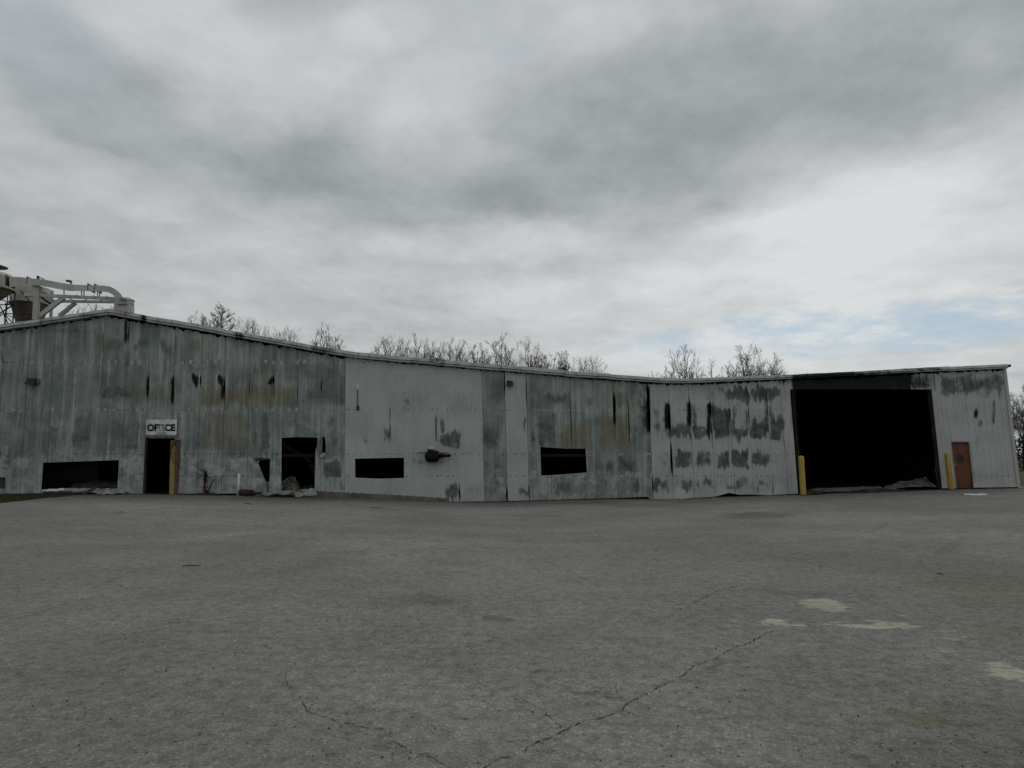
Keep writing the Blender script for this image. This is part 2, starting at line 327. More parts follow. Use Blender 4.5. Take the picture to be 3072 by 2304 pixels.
ST_B = [(2822,2826,1131,1165,.61),(2831,2835,1128,1180,.63),(2840,2844,1125,1195,.65),(2848,2852,1126,1197,.64),(2858,2862,1130,1191,.69),(2866,2870,1131,1193,.68),(2882,2886,1122,1197,.66),(2891,2895,1130,1178,.68),(2899,2903,1131,1180,.67),(2911,2915,1127,1166,.53),(2930,2934,1128,1175,.60),(2944,2948,1127,1187,.52),(2958,2962,1126,1165,.69),(2056,2084,1205,1285,.50),(2118,2146,1200,1318,.52),(2176,2192,1215,1318,.5),(2232,2248,1215,1318,.52),(2290,2306,1180,1318,.5),(2310,2346,1250,1300,.35),(2020,2034,1350,1400,.4),(2084,2100,1362,1404,.35),(2210,2250,1350,1400,.35),(2150,2192,1358,1402,.32),(1988,2012,1205,1300,.5),(1920,1950,1180,1300,.45),(2210,2330,1168,1200,.3),(370,384,955,1030,.8),(437,449,1119,1196,.75),(510,525,1127,1216,.75),(575,596,1126,1156,1.2),(651,673,1130,1153,1.2),(660,673,1150,1202,.85),(803,824,1130,1153,1.2),
 (812,824,1152,1200,.5),(750,760,1130,1200,.4),(958,968,1140,1176,.5),(300,310,965,995,.6),(1301,1312,1240,1330,.55),(1164,1173,1220,1325,.5),(1040,1450,1066,1078,.0),
 (1838,1848,1180,1278,.95),(1880,1890,1200,1335,.5),(1915,1925,1160,1260,.5),(1938,1952,1150,1300,.95),(1925,1945,1240,1290,.5),(1994,2010,1213,1291,1.1),(2060,2074,1195,1285,.9),(2120,2132,1205,1320,.9),
 (2008,2018,1330,1430,.6),(2295,2303,1205,1250,.5),(2240,2248,1205,1300,.5),(1580,1586,1130,1300,.4),(1513,1518,1110,1200,.5),
 (2372,2660,1120,1210,.86),(2500,2650,1120,1210,1.0),(2600,2740,1116,1210,.8),(2700,2800,1112,1210,.5),(2790,2812,1120,1180,.5),(2330,2372,1132,1150,.8),(2366,2380,1160,1300,.45),(1950,2060,1146,1156,.6),
 (2920,2935,1221,1256,.95),(2930,2950,1258,1292,.62),(2976,2988,1197,1281,.62),(2946,2952,1342,1368,.55),(3005,3035,1104,1120,.4),(2830,2840,1140,1195,.5),(2896,2902,1140,1170,.5),
 (1228,1350,1376,1402,.42),(1520,1546,1162,1172,.5),(88,118,1156,1162,.6),(1066,1082,1216,1232,.5),(-100,300,985,1000,.6),(600,1035,1030,1040,.0),
 (372,400,925,948,.9),(425,440,930,965,1.0),(700,740,990,1016,.8),(790,830,1005,1030,.5),(930,1010,1035,1062,.7),(1060,1085,1050,1066,.6),(505,520,955,975,.6),(105,125,940,975,.6),(235,300,935,955,.7),(1290,1345,1078,1098,.6),(1690,1715,1105,1130,.5),
 (1945,2060,1140,1150,.5),(2200,2420,1122,1132,.55),(2340,2480,1106,1134,.62),(2430,2570,1106,1134,.95),(2560,2680,1106,1124,.6),(2700,2830,1100,1116,.9),(2850,2960,1094,1106,.5),(130,190,945,975,.5),(0,60,965,985,.35),(330,372,925,945,.6),(560,640,962,990,.4),(860,900,1018,1040,.5),(1120,1180,1060,1080,.35),(1480,1560,1092,1112,.4),(1800,1850,1120,1138,.5)]
def prep(lst):
    return [(p[0], p[1], p[2], p[3], p[4], 5.0) for p in lst if p[4] > 0]
ST_R, ST_G, ST_B = prep(ST_R), prep(ST_G), prep(ST_B)
def near(lst, x): return [p for p in lst if p[0] - 40 < x < p[1] + 20]
ST_W = prep([(2008,2064,1206,1278,1.0),(2088,2126,1206,1286,1.0),(2098,2120,1280,1300,.9),(2136,2192,1196,1222,.9),(2204,2246,1208,1286,1.0),(2250,2296,1206,1262,1.0),(2270,2282,1255,1276,.9),(2318,2347,1203,1250,.95),
 (2073,2080,1225,1325,1.15),(2132,2139,1200,1410,1.15),(2190,2196,1210,1415,1.15),(2247,2254,1165,1415,1.2),(2303,2309,1205,1325,1.15),(2136,2150,1335,1412,1.0),(2078,2086,1340,1412,1.0),(2190,2330,1150,1160,.7),(1950,2350,1322,1344,1.0),(1950,2350,1408,1428,1.0),(1955,2120,1150,1200,.5),(2030,2062,1440,1460,.5)])
def ragged(x, y):
    nx = mnoise.noise(Vector((x * .017, y * .017, 2.0))); ny = mnoise.noise(Vector((x * .03, y * .012, 7.0)))
    n2 = mnoise.noise(Vector((x * .075, y * .06, 4.0))); n3 = mnoise.noise(Vector((x * .13, y * .02, 11.0)))
    return x + 10 * nx + 5 * n2, y + 15 * ny + 6 * n2 + 15 * n3, 0.98 + .38 * mnoise.noise(Vector((x * .03, y * .03, 15.0)))
def mval(lst, x, y, q=None):
    m = 0.0
    if not lst: return m
    x2, y2, kk = q or (x, y, 1)
    x, y = x2, y2
    for x0, x1, y0, y1, s, q in lst:
        if y < y0 - 18 or y > y1 + 18: continue
        dx = min(x - x0, x1 - x); dy = min(y - y0, y1 - y)
        wx = min(14.0, 4 + (x1 - x0) * .25)
        k = smooth((dx + wx * .7) / (wx * 1.5)) * smooth((dy + 14) / 30.0)
        if k * s > m: m = k * s
    return m * kk
PB = [invx(x, 1205) for x in (1447, 1515, 1580, 1946)]
def paintval(x, y):
    xh = invx(x, y)
    if 1034.9 <= xh < PB[0] - .05: return 1.0
    if PB[0] - .05 <= xh < PB[1] - .05: return 0.1 if y < 1400 else 0.42
    if PB[1] - .05 <= xh < PB[2] - .05: return 0.95
    if xh >= PB[3] - .05: return 0.88
    v = 0.05
    if xh < 1035:
        for xc, w_, a_ in ((20, 8, .40), (47, 9, .40), (214, 10, .46), (152, 6, .3), (545, 12, .44), (690, 8, .3), (905, 10, .3), (360, 7, .3)):
            if y > 1060: v = max(v, a_ * smooth(1.4 - abs(xh - xc) / w_) * smooth((y - 1060) / 60))
        if y > 1240: v = max(v, .22)
        for yc, h, s in ((1086, 13, .56), (1229, 12, .56), (1366, 14, .46)): v = max(v, s * (.78 + .3 * math.sin(xh * .26) * math.sin(xh * .013)) * smooth(1 - abs(y - yc) / (h * 1.6)))
        if y > 1372: v = max(v, .45)
    else:
        for yc, h, s in ((1231, 10, .5), (1362, 10, .5), (1428, 10, .5)): v = max(v, s * smooth(1 - abs(y - yc) / (h * 1.6)))
        if y > 1410: v = max(v, .42)
    return v

# ------------------------------------------------------------------ building
ridge = PL(325, 1480)
bld = empty('warehouse', (PL(1500, 1500).x, PL(1500, 1500).y, 0), 'long fire damaged metal warehouse with sagging roof, scorched ribbed siding and dark openings', 'building')
BL = Vector(bld.location)
DEPTH = 22.0
HOLES = [[(130,1388),(357,1380),(352,1468),(124,1472)], [(440,1314),(525,1314),(520,1483),(432,1483)],
         [(1065,1376),(1212,1373),(1212,1434),(1140,1436),(1066,1433)], [(1621,1341),(1700,1346),(1756,1346),(1761,1417),(1690,1423),(1624,1427)],
         [(845,1314),(890,1311),(954,1313),(952,1335),(946,1352),(944,1471),(844,1471)], [(768,1374),(811,1376),(807,1481),(798,1446)],
         [(967,1308),(974,1312),(977,1335),(975,1367),(965,1358)], [(2370,1168),(2795,1168),(2829,1490),(2395,1490)], [(2851,1325),(2906,1325),(2922,1475),(2868,1475)],
         [(-120,1430),(17,1432),(16,1466),(-120,1468)]]
HOLESH = [[(invx(x, y), y) for x, y in h] for h in HOLES]
def hole_range(h, xh):
    ys = []
    n = len(h)
    for i in range(n):
        a, b = h[i], h[(i + 1) % n]
        if (a[0] - xh) * (b[0] - xh) <= 0 and abs(a[0] - b[0]) > 1e-6:
            ys.append(a[1] + (b[1] - a[1]) * (xh - a[0]) / (b[0] - a[0]))
    return (min(ys), max(ys)) if len(ys) > 1 and max(ys) - min(ys) > 0.3 else None
SEAMS = [-289, -214, -140, -65, 10, 85, 160, 234, 308, 382, 448, 523, 604, 676, 750, 823, 894, 965, 1035, 1103, 1171, 1240, 1310, 1378, 1447, 1515, 1580, 1647, 1711, 1780,
         1842, 1884, 1946, 2006, 2068, 2130, 2187, 2244, 2301, 2344, 2383, 2437, 2490, 2543, 2596, 2649, 2701, 2753, 2812, 2866, 2924, 2976, 3040]
def SM(x):
    if x < 1000: return invx(x, 1090)
    if x < 1440 or x >= 3040: return x
    return invx(x, 1205)
SEAMS_PX = SEAMS; SEAMS = [SM(x) for x in SEAMS_PX]
SLITS = {382: [(958,1030,3)], 448: [(1118,1196,3.6)], 523: [(1125,1216,3.6)], 604: [(1122,1158,4)], 676: [(1128,1202,4.5)], 823: [(1118,1160,4)], 750: [(1140,1200,2)],
         894: [(1155,1200,2.5)], 965: [(1138,1176,3)], 1171: [(1262,1322,2.6)], 1310: [(1240,1330,2.4)], 1515: [(1108,1188,3), (1458,1512,5)], 1580: [(1128,1222,2.4), (1450,1503,3)],
         1711: [(1205,1335,1.8)], 1842: [(1178,1277,6)], 1884: [(1195,1335,2.2)], 1946: [(1150,1302,8), (1425,1482,3)], 2006: [(1215,1297,9), (1320,1430,6)],
         2068: [(1180,1290,4)], 2130: [(1200,1250,7), (1250, 1320, 2.5)], 2187: [(1205,1320,1.5)], 2244: [(1200,1300,2)], 2301: [(1200,1260,2)], 1378: [(1460,1512,4.5)]}
SLITS = {round(SM(k), 3): v for k, v in SLITS.items()}
def slit(xs, y):
    w = 0.0
    for y0, y1, k in SLITS.get(round(xs, 3), ()):
        if y0 < y < y1:
            t = (y - y0) / (y1 - y0); w = max(w, k * math.sin(math.pi * t) ** 0.8)
    return w
GIRTS = (1086, 1229, 1362, 1428)
def warp(xh, y, pid):
    a = 0.010
    if 1940 < xh < 2380: a = 0.030
    elif 1580 < xh < 1940 or 400 < xh < 900: a = 0.015
    gk = min(1.0, min(abs(y - g) for g in GIRTS) / 35.0)
    v = mnoise.noise(Vector((xh * 0.012 + pid * 1.7, y * 0.013, 1.3 + pid * 0.31))) * a * 2.0 * gk
    v += mnoise.noise(Vector((xh * 0.004, y * 0.006, 9.3))) * a * 1.6
    return v
def trimbot(x): return lerp_tab(ROOF, x) + lerp_tab(TRIMH, x)
def quad_panel(pid, xa, xb):
    r = random.Random(pid * 13 + 5)
    ribs = 3 if xb - xa > 45 else 2
    xs = []                                       # (xh, rib height)
    for k in range(ribs):
        for f, h in ((0.0, 0), (0.28, 0), (0.56, 0), (0.66, 1), (0.82, 1), (0.92, 0)):
            xs.append((xa + (xb - xa) * (k + f) / ribs, h))
    xs.append((xb, 0))
    def ribh(x):
        for i in range(len(xs) - 1):
            if xs[i][0] <= x <= xs[i + 1][0]:
                t = (x - xs[i][0]) / (xs[i + 1][0] - xs[i][0]); return xs[i][1] + (xs[i + 1][1] - xs[i][1]) * t
        return 0
    cx = [x[0] for x in xs]
    for h in HOLESH:
        for px, py in h:
            for e in (-0.12, 0.12):
                if xa < px + e < xb: cx.append(px + e)
    cx = sorted(set(round(c, 3) for c in cx))
    g0, g1 = (r.uniform(0.1, 0.6), r.uniform(0.1, 0.6)) if not (1035 <= xa < 1440 or xa > 2800) else (.06, .06)
    jag = {}
    burnt = 1.0 if xa < 1000 else (0.7 if xb > 1900 else 0.45)
    mb = MB(); meta = []
    tilt = r.uniform(-0.012, 0.012)
    def vert(xh, y):
        t = (xh - xa) / (xb - xa)
        sl, sr = slit(xa, y), slit(xb, y)
        x2 = xh + (g0 + sl * 0.35) * (1 - t) ** 3 - (g1 + sr * 0.65) * t ** 3
        off = 0.017 * ribh(xh) + warp(xh, y, pid) + tilt * (t - 0.5) + (sr * 0.012) * t ** 2 + sl * 0.004 * (1 - t) ** 2
        if xa >= 1950 and y > 1440: off += 0.10 * smooth((y - 1440) / 60) * (0.5 + 0.5 * math.sin(xh * 0.05))
        px = colx(x2, y)
        p = PL(px, y, off + 0.02)
        return p, (px, y)
    def top(xh, side):
        key = int((xh - xa) / (xb - xa) * ribs * 2.999)
        if key not in jag: jag[key] = r.uniform(1.0, 9.5) * burnt + 2.0
        j2 = mnoise.noise(Vector((xh * 0.21, 3.3, pid))) * 4.0 * burnt
        return trimbot(colx(xh, 1050)) + jag[key] + j2 + ribh(xh) * 1.0
    def bot(xh):
        return lerp_tab(SIDB, colx(xh, 1480)) + mnoise.noise(Vector((xh * 0.3, 1, 2))) * 0.8
    def strip(x0, x1, a0, a1, b0, b1):
        n = max(1, int(max(a1 - a0, b1 - b0) / 8.0))
        base = len(mb.v); vs = []
        for i in range(n + 1):
            t = i / n
            for xh, lo, hi in ((x0, a0, a1), (x1, b0, b1)):
                p, px = vert(xh, lo + (hi - lo) * t); vs.append(p); meta.append(px)
        mb.add(vs, [(2 * i, 2 * i + 2, 2 * i + 3, 2 * i + 1) for i in range(n)])
    for i in range(len(cx) - 1):
        x0, x1 = cx[i], cx[i + 1]
        if x1 - x0 < 0.01: continue
        t0, t1, b0, b1 = top(x0, 0), top(x1, 1), bot(x0), bot(x1)
        done = False
        for h in HOLESH:
            e = min(0.02, (x1 - x0) * 0.2)
            ra, rb = hole_range(h, x0 + e), hole_range(h, x1 - e)
            if ra and rb:
                if ra[0] > t0 + 1: strip(x0, x1, t0, ra[0], t1, rb[0])
                if ra[1] < b0 - 1 and rb[1] < b1 - 1: strip(x0, x1, ra[1], b0, rb[1], b1)
                done = True; break
        if not done: strip(x0, x1, t0, b0, t1, b1)
    nv = len(mb.v)
    # screw heads along the girts
    for gy in (1086, 1229, 1362, 1428):
        for k in range(ribs):
            for f in (0.14, 0.47):
                if r.random() < 0.35: continue
                xh = xa + (xb - xa) * (k + f) / ribs; y = gy + r.uniform(-1.5, 1.5)
                if y < top(xh, 0) + 8: continue
                if any((hole_range(h, xh) or (0, 0))[0] - 6 < y < (hole_range(h, xh) or (0, 0))[1] + 6 for h in HOLESH if hole_range(h, xh)): continue
                p, px = vert(xh, y); p = p + NRM * 0.006
                s = r.uniform(0.014, 0.024)
                mb.add([p - E * s - Vector((0, 0, s)), p + E * s - Vector((0, 0, s)), p + E * s * .7 + Vector((0, 0, s)), p - E * s * .7 + Vector((0, 0, s))], [(0, 1, 2, 3)], 1)
                meta.extend([px] * 4)
    return mb, meta
def wall_attrs(o, world, meta, paint=None):
    me = o.data
    xs = [m[0] for m in meta]; lo, hi = min(xs), max(xs)
    lr = [p for p in ST_R if p[1] > lo - 45 and p[0] < hi + 45]; lg = [p for p in ST_G if p[1] > lo - 45 and p[0] < hi + 45]; lb = [p for p in ST_B if p[1] > lo - 45 and p[0] < hi + 45]
    lw = [p for p in ST_W if p[1] > lo - 45 and p[0] < hi + 45]; buf = []; pb = []
    for x, y in meta:
        q = ragged(x, y); q2 = (x + (q[0] - x) * .25, y + (q[1] - y) * .7, 1.0); buf += [mval(lr, x, y, q) * (1 - min(1.0, .78 * mval(lw, x, y, (x + (q[0] - x) * .9, q[1], q[2])))), mval(lg, x, y, q), mval(lb, x, y, q2), 1.0]
        pb.append(paintval(x, y) if paint is None else paint)
    me.color_attributes.new('stain_tone', 'FLOAT_COLOR', 'POINT').data.foreach_set('color', buf)
    me.attributes.new('paint', 'FLOAT', 'POINT').data.foreach_set('value', pb)
    uvs = [0.0] * (2 * len(me.loops))
    vi = [0] * len(me.loops); me.loops.foreach_get('vertex_index', vi)
    for i, v in enumerate(vi):
        p = world[v]; uvs[2 * i] = (p[0] - W0.x) * E.x + (p[1] - W0.y) * E.y; uvs[2 * i + 1] = p[2]
    me.uv_layers.new(name='wall').data.foreach_set('uv', uvs)
PL_LABEL = {1035: 'white painted panel beside the seam with the green grey wall', 1515: 'pale painted panel under the wall lamp', 2130: 'panel with the blackest scorch patches'}
for i in range(len(SEAMS) - 1):
    mb, meta = quad_panel(i, SEAMS[i], SEAMS[i + 1])
    if not mb.f: continue
    o = mb.build('siding_panel', [M_SID, M_SCREW], bld)
    wall_attrs(o, mb.v, meta)
    if SEAMS_PX[i] in PL_LABEL: o['label'] = PL_LABEL[SEAMS_PX[i]]

# roof sheet, hollow shell behind the siding
def zprof(step=25):
    out = []
    for x in range(-320, 3041, step):
        p = PL(x, lerp_tab(ROOF, x) + 3, 0.0); out.append((ucoord(p), p.z))
    return out
PROF = zprof()
mb = MB()
vs = []; n = len(PROF)
for off, dz in ((0.05, 0), (0.05, -0.12), (-DEPTH, 0), (-DEPTH, -0.12)):
    for u, z in PROF: vs.append(U(u, z + dz, off))
fs = []
for i in range(n - 1):
    fs += [(i, i + 1, 2 * n + i + 1, 2 * n + i), (n + i, 3 * n + i, 3 * n + i + 1, n + i + 1), (i, n + i, n + i + 1, i + 1), (2 * n + i, 2 * n + i + 1, 3 * n + i + 1, 3 * n + i)]
fs += [(0, 2 * n, 3 * n, n), (n - 1, 2 * n - 1, 4 * n - 1, 3 * n - 1)]
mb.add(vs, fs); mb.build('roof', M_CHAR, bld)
# back wall with one torn slit that lets daylight through
mb = MB()
SL = (PL(2412, 1300, -DEPTH), PL(2421, 1338, -DEPTH)); us0, us1 = ucoord(SL[0]), ucoord(SL[1])
zs0, zs1 = SL[1].z, SL[0].z
def backquad(u0, u1, z0, z1=None):
    steps = max(1, int((u1 - u0) / 1.0))
    for k in range(steps):
        a, b = u0 + (u1 - u0) * k / steps, u0 + (u1 - u0) * (k + 1) / steps
        za = z1 if z1 is not None else lerp_tab(PROF, a) - 0.06; zb = z1 if z1 is not None else lerp_tab(PROF, b) - 0.06
        mb.add([U(a, z0, -DEPTH + .05), U(b, z0, -DEPTH + .05), U(b, zb, -DEPTH + .05), U(a, za, -DEPTH + .05)], [(0, 1, 2, 3)])
uL, uR = PROF[0][0], ucoord(PL(3046, 1400))
um = (us0 + us1) / 2
backquad(uL, um - .035, -0.9); backquad(um + .035, ucoord(PL(3018, 1104)) - 0.12, -0.9)
backquad(um - .035, um + .035, -0.9, zs0); backquad(um - .035, um + .035, zs1)
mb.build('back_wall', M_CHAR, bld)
mb = MB()
for u in (uL + 0.02,):
    z = lerp_tab(PROF, u) - 0.02
    mb.add([U(u, -0.9, 0), U(u, -0.9, -DEPTH), U(u, z, -DEPTH), U(u, z, 0)], [(0, 1, 2, 3)])
mb.build('side_wall', M_CHAR, bld)
mb = MB()
uI = ucoord(PL(3018, 1104)) - .12
mb.add([U(uI, -0.9, -.1), U(uI, -0.9, -DEPTH), U(uI, lerp_tab(PROF, uI) - .02, -DEPTH), U(uI, lerp_tab(PROF, uI) - .02, -.1)], [(0, 1, 2, 3)])
mb.build('inner_lining', M_CHAR, bld)
mb = MB()                                       # right end wall, siding outside
uB, uT = ucoord(PL(3059, 1462)), ucoord(PL(3018, 1104))
zT = PL(3018, 1104).z - .05
for k in range(44):
    o0, o1 = -DEPTH * k / 44, -DEPTH * (k + 1) / 44
    for a, b, h in ((0, .55, 0), (.55, .65, 1), (.65, .85, 2), (.85, 1, 3)):
        q0, q1 = o0 + (o1 - o0) * a, o0 + (o1 - o0) * b
        h0 = (0, 0, .03, .03)[h]; h1 = (0, .03, .03, 0)[h]
        mb.add([U(uB - .03 + h0, -0.6, q0), U(uB - .03 + h1, -0.6, q1), U(uT - .03 + h1, zT, q1), U(uT - .03 + h0, zT, q0)], [(0, 1, 2, 3)])
o = mb.build('side_wall', M_SID, bld)
wall_attrs(o, [(v[0], v[1], v[2]) for v in mb.v], [(5000, 1300)] * len(mb.v), 0.9)
mb = MB()                                       # floor
vs = []; nx = 60
for j in range(12):
    for i in range(nx + 1):
        u = uL + (uR - uL) * i / nx; off = -0.12 - (DEPTH - .2) * j / 11
        p = U(u, 0, off); vs.append((p.x, p.y, basez(u) + 0.03))
fs = [(j * (nx + 1) + i, j * (nx + 1) + i + 1, (j + 1) * (nx + 1) + i + 1, (j + 1) * (nx + 1) + i) for j in range(11) for i in range(nx)]
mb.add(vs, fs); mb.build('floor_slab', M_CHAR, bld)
# girts behind the sheets
for gy, xa_, xb_ in ((1229, -280, 2366), (1366, -280, 425), (1366, 532, 2366)):
    mb = MB(); mb.bar(PL(xa_, gy, -0.16), PL(xb_, gy, -0.16), 0.13, 0.06); mb.build('girt', M_CHAR, bld)
# concrete footing exposed where the lot drops
mb = MB(); pts = list(range(880, 1401, 20)); vs = []
for x in pts:
    yt = lerp_tab(SIDB, min(x, 1336)) - 2
    a = PL(x, yt, 0.03); b = PL(x, lerp_tab(GRDY, x) + 5, 0.05)
    rgh = mnoise.noise(Vector((x * .05, 1, 1))) * 0.012
    vs += [U(ucoord(a), a.z, -0.12), U(ucoord(a), a.z, 0.03 + rgh), U(ucoord(a), b.z - 0.1, 0.05 + rgh)]
fs = []
for i in range(len(pts) - 1):
    for k in range(2): fs.append((3 * i + k, 3 * i + k + 1, 3 * i + k + 4, 3 * i + k + 3))
mb.add(vs, fs); mb.build('footing', M_CONC, bld)

# roof edge trim in lapped lengths
BR = [-310, -120, 105, 325, 432, 516, 710, 890, 1076, 1235, 1330, 1482, 1697, 1832, 1962, 2075, 2175, 2405, 2665, 2850, 3024]
for i in range(len(BR) - 1):
    x0, x1 = BR[i], BR[i + 1]
    r = random.Random(i + 50); n = max(3, int((x1 - x0) / 16))
    jo = r.uniform(-.012, .012); j0, j1 = r.uniform(-.02, .015), r.uniform(-.02, .015)
    mb = MB(); vs = []; meta = []
    for k in range(n + 1):
        x = x0 + (x1 - x0) * k / n - (1 if k == n else 0) * 0.6
        t = k / n
        hpx = lerp_tab(TRIMH, x)
        p = PL(x, lerp_tab(ROOF, x), 0.24)
        q = PL(x, lerp_tab(ROOF, x) + hpx, 0.24)
        H = p.z - q.z; u = ucoord(p)
        wz = p.z + j0 * (1 - t) + j1 * t + mnoise.noise(Vector((x * .03, 5, i))) * .012
        wo = jo + mnoise.noise(Vector((x * .025, 8, i))) * .018
        if 1300 <= x <= 1332: wo += 0.05; wz -= 0.02
        prof = [(-0.3, 0.005), (0.17, 0.0), (0.20, -0.012), (0.255, -H * .60), (0.18, -H * .66), (0.18, -H * .74), (0.225, -H * .76), (0.235, -H * .95), (0.19, -H), (0.02, -H)]
        for o_, z_ in prof:
            vs.append(U(u, wz + z_, o_ + wo)); meta.append((x, lerp_tab(ROOF, x) - z_ / H * hpx))
    m_ = 10
    fs = [(k * m_ + a, k * m_ + a + 1, (k + 1) * m_ + a + 1, (k + 1) * m_ + a) for k in range(n) for a in range(m_ - 1)]
    fs += [tuple(range(m_)), tuple(n * m_ + a for a in range(m_))[::-1]]
    mb.add(vs, fs); o = mb.build('roof_trim', M_SID, bld); wall_attrs(o, mb.v, meta, 0.52)
# torn flap of trim curling up
mb = MB(); vs = []
for k in range(13):
    t = k / 12; x = 1288 + 50 * t
    p = PL(x, lerp_tab(ROOF, x) + 1, 0.27); lift = math.sin(math.pi * t)
    for a, (o_, z_) in enumerate(((0.0, 0.06), (.05, .05), (.07, -.02), (.06, -.12))):
        vs.append(U(ucoord(p), p.z + z_ * lift * 1.3 - .01, 0.20 + o_ + .06 * lift))
mb.add(vs, [(k * 4 + a, k * 4 + a + 1, k * 4 + a + 5, k * 4 + a + 4) for k in range(12) for a in range(3)])
mb.build('roof_flap', M_SHEET, bld, smooth=True)
# corner trim at the right end
mb = MB()
a, b = PL(3042, 1106 + 4, 0.02), PL(3059, 1463, 0.02)
a = PL(colx(3043, 1106), 1106, 0.03); b = PL(colx(3043, 1461), 1461, 0.03)
mb.bar(a, b, 0.16, 0.09); o = mb.build('corner_trim', M_SID, bld)
wall_attrs(o, mb.v, [(2990, 1300)] * len(mb.v), 0.8)
# big bay opening: jambs and header
def pxbar(mb, p, q, wpx_m, t, off): mb.bar(PL(*p, off), PL(*q, off), wpx_m, t)
mb = MB(); pxbar(mb, (2375, 1168), (2399, 1485), 0.16, 0.22, -0.10); mb.build('bay_jamb', M_CHAR, bld)
mb = MB(); pxbar(mb, (2790, 1168), (2826, 1470), 0.16, 0.22, -0.10); mb.build('bay_jamb', M_CHARL, bld)
mb = MB(); pxbar(mb, (2372, 1166), (2795, 1166), 0.10, 0.2, -0.12); mb.build('bay_header', M_CHAR, bld)
mb = MB(); pxbar(mb, (2809, 1400), (2819, 1462), 0.13, 0.06, -0.35); o = mb.build('bay_rail', M_SHEETD, bld)
# side door at the right, rust red
dr = MB()
TL, TR, BR_, BL_ = PL(2853, 1328, -0.03), PL(2905, 1328, -0.03), PL(2920, 1464, -0.03), PL(2868, 1465, -0.03)
def slab(mb, quad, t, inset=0.0):
    q = [Vector(v) for v in quad]; b = [v - NRM * t for v in q]
    mb.add(q + b, [(0, 1, 2, 3), (7, 6, 5, 4), (0, 4, 5, 1), (1, 5, 6, 2), (2, 6, 7, 3), (3, 7, 4, 0)])
slab(dr, (BL_, BR_, TR, TL), 0.05)
m, t = newmat('rust_red_door')
g = t.n('ShaderNodeNewGeometry').outputs['Position']
ctr = PL(2881, 1376, -0.03)
c = t.mix(t.mr(t.noise(t.vmath('MULTIPLY', g, (1, 1, .5)), 2.4, 6, .65), .35, .65), (0.098, 0.036, 0.015), (0.14, 0.053, 0.019))
gzz = t.xyz(g)[2]
c = t.mix(t.mr(t.math('ADD', gzz, t.noise(g, 5, 5)), 0.5, 1.1, 0.55, 0.0), c, (0.055, 0.020, 0.012))
c = t.mix(t.mr(t.math('ADD', gzz, t.math('MULTIPLY', t.noise(g, 4, 5), .3)), 2.12, 2.32, 0.0, 0.85), c, (0.03, 0.018, 0.014))
dd = t.vmath('LENGTH', t.vmath('SUBTRACT', g, tuple(ctr)))
c = t.mix(t.mr(t.math('ADD', dd, t.math('MULTIPLY', t.noise(g, 7, 5), .2)), .26, .36, 0.9, 0.0), c, (0.02, 0.018, 0.016))
t.out(c, 0.6, .3, 0, t.bump(t.noise(g, 30, 4), .15))
door = dr.build('door', m, bld)
mb = MB(); h = PL(2861, 1394, 0.03); mb.tube([h - NRM * .05, h, h + E * .11], 0.016, 8); mb.build('handle', M_SHEET, door, True)
mb = MB()
for a, b in (((2850, 1325), (2867, 1465)), ((2908, 1325), (2923, 1464)), ((2850, 1325), (2908, 1325))): pxbar(mb, a, b, 0.05, 0.08, -0.01)
mb.build('door_frame', simple('door_frame_paint', (0.33, 0.34, 0.335), (0.2, 0.2, 0.2), 4), bld)
# open office door hanging at the doorway
mb = MB()
yl = [(0, 511, 527, 541), (.25, 510, 525, 541), (.5, 509, 523, 538), (.75, 508, 523, 536), (1, 507, 521, 533)]
A = []; B = []; D = []
for t_, xa, xb_, xc in yl:
    y = 1321 + (1484 - 1321) * t_
    A.append(PL(xa, y, 0.05)); B.append(PL(xb_, y, 0.22)); D.append(PL(xc, y + (-2 if t_ == 0 else 0), 0.04))
n = len(A); vs = A + B + D
mb.add(vs, [(i, i + 1, n + i + 1, n + i) for i in range(n - 1)], 0); mb.f += []; 
mb.add([v for v in vs], [(n + i, n + i + 1, 2 * n + i + 1, 2 * n + i) for i in range(n - 1)], 1)
mb.add([v for v in vs], [(i + 1, i, 2 * n + i, 2 * n + i + 1) for i in range(n - 1)] + [(0, n, 2 * n), (n - 1, 3 * n - 1, 2 * n - 1)], 1)
od = mb.build('door', [M_YEL2, M_RUSTY], bld); od['label'] = 'burnt yellow door swung open at the office doorway'
mb = MB()
for a, b in (((440, 1315), (433, 1483)), ((438, 1314), (520, 1314))): pxbar(mb, a, b, 0.05, 0.16, -0.05)
mb.build('door_frame', M_CHARL, bld)
